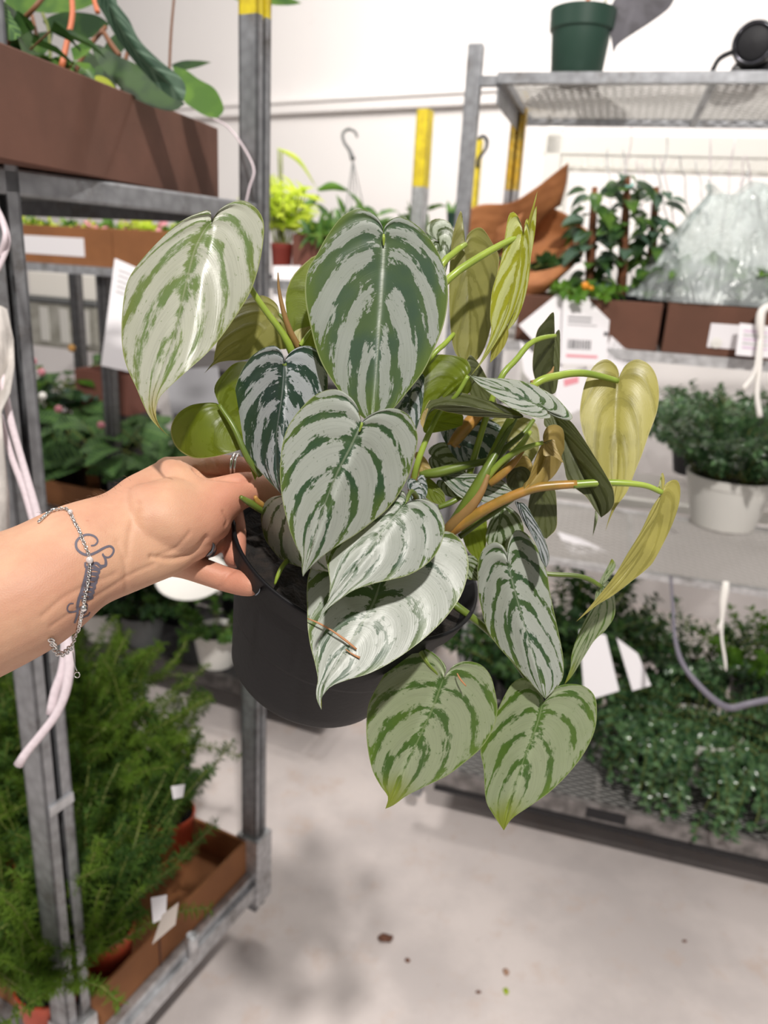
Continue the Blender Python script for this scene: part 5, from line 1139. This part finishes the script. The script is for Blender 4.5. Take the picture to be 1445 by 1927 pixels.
sheet('paper_flap', [[(856, 416, dK + .05), (900, 386, dK + .03), (960, 382, dK), (1010, 352, dK - .02), (1046, 324, dK - .03), (1070, 306, dK - .03)], [(858, 440, dK + .06), (900, 425, dK + .05), (960, 420, dK + .03), (1010, 400, dK + .02), (1050, 380, dK + .01), (1066, 345, dK)], [(870, 470, dK + .08), (910, 470, dK + .08), (960, 465, dK + .08), (1000, 440, dK + .07), (1035, 400, dK + .06), (1056, 386, dK + .05)]], M_kraft, K, seed=1, amp=.002)
sheet('paper_back', [[(930, 440, dK + .06), (960, 400, dK + .07), (1010, 388, dK + .08), (1060, 400, dK + .08), (1105, 432, dK + .05)], [(930, 480, dK + .09), (970, 450, dK + .12), (1020, 450, dK + .13), (1070, 460, dK + .10), (1100, 470, dK + .03)], [(940, 540, dK + .06), (980, 520, dK + .10), (1020, 510, dK + .10), (1060, 500, dK + .06), (1092, 486, dK + .0)]], M_kraft, K, seed=2, amp=.002)
sheet('paper_front', [[(930, 500, dK), (985, 512, dK - .02), (1035, 506, dK - .03), (1075, 490, dK - .02), (1100, 470, dK + .02)], [(935, 530, dK - .02), (985, 535, dK - .04), (1030, 530, dK - .05), (1062, 512, dK - .03), (1080, 500, dK)], [(940, 552, dK - .01), (985, 556, dK - .03), (1020, 552, dK - .03), (1040, 538, dK - .02), (1058, 520, dK)]], M_kraft, K, seed=3, amp=.0015)
sheet('paper_fold', [[(935, 430, dK - .02), (960, 415, dK - .03), (985, 400, dK - .03)], [(930, 460, dK - .01), (955, 450, dK - .03), (975, 440, dK - .03)]], M_kraft, K, seed=5, amp=.002, nu=12, nv_=8)
bushy(at(1000, 505, dK + .03), 12, .07, .4, 1.0, .03, .02, .015, M_gl, M_stemg, K, r0=.03, up=.4, per=2)
# moss-pole plants
M_moss = simple('coir_pole', sr(134, 84, 56), .95, nscale=60, col2=sr(96, 62, 40), bump=1, bscale=200)
for (x, yt, yb, v, lab) in [(1116, 352, 548, .12, 'climber on a coir pole, leftmost of three'), (1178, 330, 552, .12, 'tallest climber on a coir pole, the middle one of three'), (1232, 352, 552, .16, 'climber on a coir pole next to the plastic bag')]:
    base = RR.P(RR.px(x, 500, v)[0], v, zt1 - .011); tp = rp(x + 3, yt, v); e = pl('climbing_plant', base, lab, group=None)
    pot('pot', base, .045, .036, .02, M_blackm, e, soil=False); MB().tube([base + UPV * .005, (base + tp) / 2, tp], [.011, .010, .006], 10).build('coir_pole', M_moss, e, True)
    rnd = random.Random(x); H = tp[2] - base[2]
    for i in range(58):
        z = base + (tp - base) * rnd.uniform(.08, .98); a = rnd.uniform(0, 2 * pi); d = np.array([cos(a), sin(a) * .8, rnd.uniform(-.2, .5)]); s = rnd.uniform(.035, .06)
        b0 = z + d * .018; simple_leaf(b0, b0 + np.array([d[0], d[1], rnd.uniform(-1.0, .0)]) * s, np.array([d[0] * .5, -.6, .8]), s * .62, [M_gl, M_velv, M_gl2][i % 3], e, N=8, M=3)
    pxtube('plant_tie', [(x - 2, yt + 20, (tp - CAM) @ FW - .013, 2.5), (x + 6, yt + 22, (tp - CAM) @ FW - .015, 3), (x + 14, yt + 16, (tp - CAM) @ FW - .01, 2.5)], simple('teal_tie', sr(120, 200, 190), .4), e, n=8, res=6)
e = pl('low_plant', rp(1100, 548, .06), 'low yellowing plant with an orange bloom at the foot of the coir poles'); pot('pot', RR.P(RR.px(1100, 548, .05)[0], .06, zt1 - .011), .03, .026, .015, M_blackm, e, soil=False)
bushy(RR.P(RR.px(1100, 540, .05)[0], .05, zt1), 22, .06, .4, 1.1, .022, .015, .012, M_glb, M_stemg, e, r0=.04, up=.5)
MB().sphere(rp(1101, 538, .02), .009, 10).sphere(rp(1112, 543, .02), .006, 8).build('flower', simple('orange_petal', sr(232, 150, 40), .5), e, True)
# clear plastic bag holding plants
def bagmat():
    t = NT('clear_film'); ob = t.n('ShaderNodeTexCoord').outputs['Object']
    g = t.bsdf(Base_Color=sr(222, 230, 230), Roughness=.16); bn = t.n('ShaderNodeBump'); bn.inputs['Strength'].default_value = .9; bn.inputs['Distance'].default_value = .006
    w_ = t.n('ShaderNodeTexWave'); w_.inputs['Scale'].default_value = 9; w_.inputs['Distortion'].default_value = 9; w_.inputs['Detail'].default_value = 3; t.set(w_.inputs['Vector'], ob); t.set(bn.inputs['Height'], w_.outputs[1]); t.set(g.inputs['Normal'], bn.outputs[0])
    tr2 = t.n('ShaderNodeBsdfTransparent'); tr2.inputs[0].default_value = (.9, .95, .94, 1); mx = t.n('ShaderNodeMixShader')
    t.set(mx.inputs[0], t.m_('ADD', .26, t.m_('MULTIPLY', t.smooth(t.noise(ob, 12, 4), .35, .7), .34))); t.set(mx.inputs[1], tr2.outputs[0]); t.set(mx.inputs[2], g.outputs[0]); return t.fin(mx.outputs[0])
M_film = bagmat()
BG = empty('plastic_bag', RR.P((uc + ud) / 2 + .02, .15, zt2), 'crumpled clear plastic bag over green plants at the right edge', 'bag')
cB = RR.P(RR.px(1345, 500, .14)[0], .14, zt2 + .002); hB = rp(1330, 352, .14)[2] - cB[2]; wB = .5 * (RR.px(1500, 540, .14)[0] - RR.px(1196, 540, .14)[0])
V = []; Fc = []; nu, nv_ = 72, 34; rr = np.random.default_rng(9); ph = rr.uniform(0, 6, 12)
for i in range(nv_ + 1):
    t = i / nv_
    rad = (1 - .72 * t ** 1.3) if t < .86 else (.41 - (t - .86) * .2 if t < .9 else .36 + (t - .9) * 1.1)
    for j in range(nu):
        a = 2 * pi * j / nu; cr = 1 + .07 * sin(5 * a + ph[0] + 3 * t) + .05 * abs(sin(9 * a + ph[1] - 5 * t)) + .035 * sin(17 * a + ph[2] + 8 * t) + .03 * sin(29 * a + 6 * t)
        V.append(cB + RR.e1 * wB * rad * cr * cos(a) + RR.e2 * .13 * rad * cr * sin(a) + UPV * (hB * t * (1 + .03 * sin(7 * a)) + .012 * sin(3 * a + ph[3]) * t) + RR.e1 * .03 * t)
for i in range(nv_):
    for j in range(nu): a = i * nu + j; b = i * nu + (j + 1) % nu; Fc.append((a, b, b + nu, a + nu))
mesh('film', V, Fc, M_film, BG, True)
for i, (x, lab) in enumerate([(1290, 'green plant inside the clear bag, left one'), (1400, 'green plant inside the clear bag, right one')]):
    c = RR.P(RR.px(x, 540, .15)[0], .15, zt2 - .011); e = pl('bagged_plant', c, lab); pot('pot', c, .04, .034, .02, M_blackm, e, soil=False); bushy(c + UPV * .02, 26, .11, .2, .7, .034, .022, .018, M_gl2, M_stemg, e, r0=.03, per=2)
wr = empty('wire_supports', RR.P(.33, .3, zt2), 'thin pale curling wires and twigs rising above the plastic bag', 'wire')
rnd = random.Random(11)
for i in range(16):
    x = 1150 + i * 19 + rnd.uniform(-8, 8); dd = 1.9 + rnd.uniform(-.04, .1); y0 = 440 + rnd.uniform(-30, 30); y1 = rnd.uniform(235, 330); lean = rnd.uniform(-40, 30)
    pxtube('wire_strand', [(x + lean * k / 6 + rnd.uniform(-4, 4), y0 + (y1 - y0) * k / 6, dd, 1.1) for k in range(7)], M_cord if i % 2 else M_galvl, wr, n=22, res=4)
# hanging tags with print on the second level
dT = (rp(1100, 640, -.015) - CAM) @ FW
L1 = [(.12, .30 + i * .055, .12 + w_, .32 + i * .055, M_ink if i < 2 else M_inkl) for i, w_ in enumerate((.5, .5, .62))]
bars = []; rnd = random.Random(3); xx = .14
while xx < .62: w_ = rnd.choice((.012, .022, .032)); bars.append((xx, .64, xx + w_, .78, M_ink)); xx += w_ + rnd.choice((.014, .024))
card('barcode_tag', [(1060, 556), (1150, 562), (1140, 688), (1054, 684)], dT, M_paper, 'white tag printed with a barcode and a pink price line', 'tag', L1 + bars + [(.12, .86, .8, .90, M_inkr), (.90, .50, .99, .56, M_ink)])
card('price_tag', [(976, 612), (1050, 552), (1062, 568), (1058, 700), (1032, 690)][:4], dT + .012, M_paper, 'tilted white tag left of the barcode tag', 'tag')
card('price_tag', [(1166, 586), (1226, 672), (1190, 706), (1128, 690)], dT + .008, M_paper, 'slanted white tag right of the barcode tag', 'tag', [(.15 + i * .1, .2, .18 + i * .1, .8, M_inkl) for i in range(6)])
card('price_tag', [(1040, 700), (1105, 690), (1100, 765), (1050, 792)], dT + .016, M_paper, 'white tag with a pink stamp below the barcode tag', 'tag', [(.3, .2, .75, .35, M_inkr)])
card('price_tag', [(978, 640), (1030, 690), (1020, 745), (985, 700)], dT + .02, M_paper, 'white tag half hidden behind the slim upright leaf', 'tag')
dU = (rp(1420, 640, -.02) - CAM) @ FW
card('price_tag', [(1392, 608), (1450, 614), (1450, 674), (1384, 668)], dU, M_paper, 'white tag with faint violet print at the right edge', 'tag', [(.15, .2 + i * .13, .9, .25 + i * .13, M_inkl if i % 2 else simple('violet_print', sr(206, 176, 206), .8)) for i in range(5)])
wc = empty('cable_tie', at(1432, 590, dU - .02), 'knotted white cord hanging over the tag at the right edge', 'cord')
M_wc = simple('white_tie', sr(236, 232, 226), .5)
pxtube('cord_strand', [(1450, 575, dU - .02, 6), (1434, 585, dU - .02, 8), (1430, 610, dU - .02, 8), (1432, 640, dU - .02, 5), (1428, 700, dU - .02, 5), (1424, 740, dU - .02, 5), (1430, 785, dU - .02, 5)], M_wc, wc, n=26)
pxtube('cord_strand', [(1430, 640, dU - .02, 5), (1420, 700, dU - .022, 4), (1398, 733, dU - .02, 5)], M_wc, wc, n=16)
# third level: white pots of small-leaved trailing plants
def rpot(x, yb, z, rpx, hpx, label, v=None, mat=M_white, n=60, ln=.2, fm=M_jade, ls=.024, lw=.015, **k):
    c = zp(x, yb, z + .002); d = (c - CAM) @ FW; r = rpx * d / F; h = hpx * d / F; e = pl('trailing_plant', c, label); pot('pot', c, r, r * .74, h, mat, e)
    bushy(c + UPV * h * .92, n, ln, k.pop('droop', .30), .8, ls, lw, .016, fm, M_stemg, e, r0=r * .85, per=k.pop('per', 3), **k); return e
rpot(1358, 985, z3, 76, 96, 'white pot of small-leaved trailing plant on the third shelf', n=110, ln=.23, up=1.1)
rpot(1305, 890, z3, 50, 70, 'small-leaved plant in a black pot behind the white pot, left side', mat=M_blackm, n=100, ln=.2, up=1.0)
rpot(1440, 930, z3, 70, 90, 'small-leaved plant in a white pot half out of frame on the third shelf', n=90, ln=.23, up=1.1)
rpot(1330, 880, z3, 50, 60, 'small-leaved plant in a dark pot at the back of the third shelf', mat=M_blackm, n=70, ln=.22, up=1.2)
rpot(1390, 1075, .60, 30, 40, 'dark sprig showing beneath the third shelf at the right edge', mat=M_blackm, n=26, ln=.11, up=.9) if False else None
card('shelf_card', [(1048, 1000), (1092, 1012), (1150, 1040), (1074, 1046)], [1.98, 1.98, 1.9, 1.92], M_paper, 'white card lying flat on the mesh of the third shelf', 'tag')
# base level
rpot(1300, 1448, zb_, 72, 95, 'white pot of trailing plant at the front of the base shelf', n=64, ln=.27, droop=.8, outlean=-RR.e2 * .6)
rpot(1215, 1425, zb_, 55, 90, 'black pot of trailing plant to the left of the front white pot', mat=M_blackm, n=54, ln=.26, droop=.8, outlean=-RR.e2 * .6)
rpot(1405, 1470, zb_, 66, 90, 'black pot of trailing plant to the right of the front white pot', mat=M_blackm, n=60, ln=.28, droop=.85, outlean=-RR.e2 * .6)
rpot(1420, 1350, zb_, 60, 90, 'bright green bushy plant at the right of the base shelf', mat=M_greypot, n=80, ln=.22, fm=M_glb, up=1.0)
rpot(1290, 1345, zb_, 60, 90, 'trailing plant in the middle row of the base shelf', mat=M_blackm, n=40, ln=.22, up=1.0, droop=.3)
rpot(1180, 1370, zb_, 50, 80, 'trailing plant in a white pot near the white sheets', n=36, ln=.16, droop=.4)
rpot(1070, 1330, zb_, 60, 110, 'dark bushy plant in the shade behind the long hanging leaf', mat=M_blackm, n=90, ln=.30, fm=M_gl, up=1.4, ls=.03, lw=.018)
rpot(985, 1370, zb_, 55, 100, 'dark bushy plant behind the two low hanging leaves', mat=M_blackm, n=70, ln=.24, fm=M_gl, up=1.2, ls=.03, lw=.018)
rpot(900, 1300, zb_, 44, 80, 'grey pot seen between the pot wall and the low leaves', mat=M_greypot, n=40, ln=.16, fm=M_gl, up=1.1, ls=.03, lw=.018)
for pts, lab, k in [([(1090, 1185), (1140, 1195), (1165, 1300), (1100, 1320)], 'white sheet hanging beside the pale rolled leaf, left', 0), ([(1160, 1200), (1200, 1230), (1225, 1290), (1190, 1300)], 'white sheet hanging beside the first, further right', 1)]:
    card('price_sheet', pts, 1.66 + .03 * k, M_paper, lab, 'sign')
dW = 1.55
cl = empty('cable_tie', at(1365, 1110, 1.5), 'white plastic tie hanging in front of the base shelf plants', 'tie')
pxtube('tie_head', [(1366, 1094, 1.5, 6), (1364, 1110, 1.5, 8), (1360, 1135, 1.5, 7), (1358, 1165, 1.5, 4), (1352, 1185, 1.5, 3)], M_wc, cl, n=18)
pxtube('tie_tail', [(1358, 1165, 1.5, 4), (1358, 1200, 1.5, 3), (1364, 1240, 1.5, 3), (1366, 1262, 1.5, 2)], M_wc, cl, n=14)
tag(pxtube('hose', [(1262, 1085, 1.6, 2.5), (1266, 1140, 1.52, 3), (1270, 1200, 1.5, 4), (1285, 1250, 1.46, 5), (1320, 1295, 1.44, 6), (1355, 1325, 1.43, 6.5), (1378, 1332, 1.43, 6.5), (1410, 1324, 1.42, 6), (1470, 1312, 1.42, 6)], simple('violet_grey_tube', sr(112, 108, 120), .45), None, n=44), 'thin violet-grey tube sagging across the base shelf plants', 'tube')
# white wire shelving behind the right rack
RW = Rack(RR.P(uL + .02, .80, 0)[:2], (.728, -.199))
tw = empty('white_shelving', RW.P(.5, .2, 0), 'white plastic-coated wire shelving behind the right rack', 'rack')
zw = RW.px(1200, 262, 0)[1]; uW = RW.px(1020, 300, 0)[0]
bevel(MB().rbox(RW, uW, 1.6, 0, .02, zw - .045, zw + .012).build('front_rail', M_white, tw), .004)
bevel(MB().rbox(RW, uW, 1.6, .40, .42, zw - .045, zw + .012).build('rear_rail', M_white, tw), .004)
wire_mesh(RW, uW, 1.6, .02, .40, zw - .03, tw, M_white, .05, .02, .002)
for uu in (uW + .005, 1.55):
    bevel(MB().rbox(RW, uu, uu + .05, .0, .035, 0, zw + .03).build('upright', M_white, tw), .004); bevel(MB().rbox(RW, uu, uu + .05, .385, .42, 0, zw + .03).build('upright', M_white, tw), .004)
for zz in (.25, .8, 1.3):
    bevel(MB().rbox(RW, uW, 1.6, 0, .02, zz - .03, zz).build('front_rail', M_white, tw), .004); wire_mesh(RW, uW, 1.6, .02, .40, zz - .01, tw, M_white, .06, .03, .002)
# hook hanging from the rack post behind the kraft paper
tag(pxtube('black_hook', [(900, 262, 2.0, 3), (908, 256, 2.0, 3.5), (916, 264, 2.0, 3.5), (914, 280, 2.0, 3), (900, 300, 2.0, 3.5), (899, 315, 2.0, 4)], M_blackg, None, n=20), 'small black hook beside the grey post of the right rack', 'hook')
# debris on the floor
def debris(x, y, r, mat, label, sq=.6):
    c = zp(x, y, 0); mb = MB(); rr2 = random.Random(int(x)); V = []; n = 12; rows = 5
    mb.lathe([(max(1e-4, r * sin(pi * i / 5)), r * .28 * (1 - cos(pi * i / 5))) for i in range(6)], c, n=n); mb.V = [c + (v - c) * np.array([1, sq, 1]) * rr2.uniform(.8, 1.2) for v in mb.V]
    tag(mb.build('soil_crumb', mat, None, True), label, 'debris')
M_crumb = simple('brown_crumb', sr(120, 80, 62), .9, nscale=80)
debris(725, 1768, .018, M_crumb, 'largest brown crumb on the floor in the shadow'); debris(767, 1808, .006, M_crumb, 'tiny brown crumb just below the largest one', 1); debris(952, 1830, .007, simple('tan_crumb', sr(176, 140, 118), .9), 'tan crumb on the floor right of the shadow', 1.4)
debris(952, 1866, .006, M_lime, 'pale green leaf scrap on the floor near the bottom edge', 1.5); debris(900, 1868, .006, M_crumb, 'small brown crumb left of the green scrap'); debris(1288, 1772, .006, M_crumb, 'lone brown speck on the sunlit floor at right')

# ---- phrases shared by repeats
GRP = {'feathery_fern': 'ferns in the low tray of the near trolley', 'prayer_plant': 'prayer plants on the middle tier of the rear rack', 'leafy_plant': 'leafy plants on the left rear rack', 'trailing_plant': 'small-leaved trailing plants on the right rack',
       'climbing_plant': 'climbers on coir poles on the second shelf', 'price_tag': 'white tags hanging from the second shelf', 'carton': 'cartons of plants on the racks', 'price_sheet': 'white sheets hanging on the racks', 'soil_crumb': 'crumbs on the floor',
       'plant_tag': 'tags in the near tray', 'flower': 'blossoms below the grey tub', 'potted_plant': 'potted plants on the racks', 'seedling_tray': 'trays of seedlings behind the near trolley', 'bagged_plant': 'plants inside the clear bag'}
for o in bpy.data.objects:
    if o.parent is None and o.get('label') and o.get('kind') != 'structure':
        k = o.name.split('.')[0]
        if k in GRP: o['group'] = GRP[k]
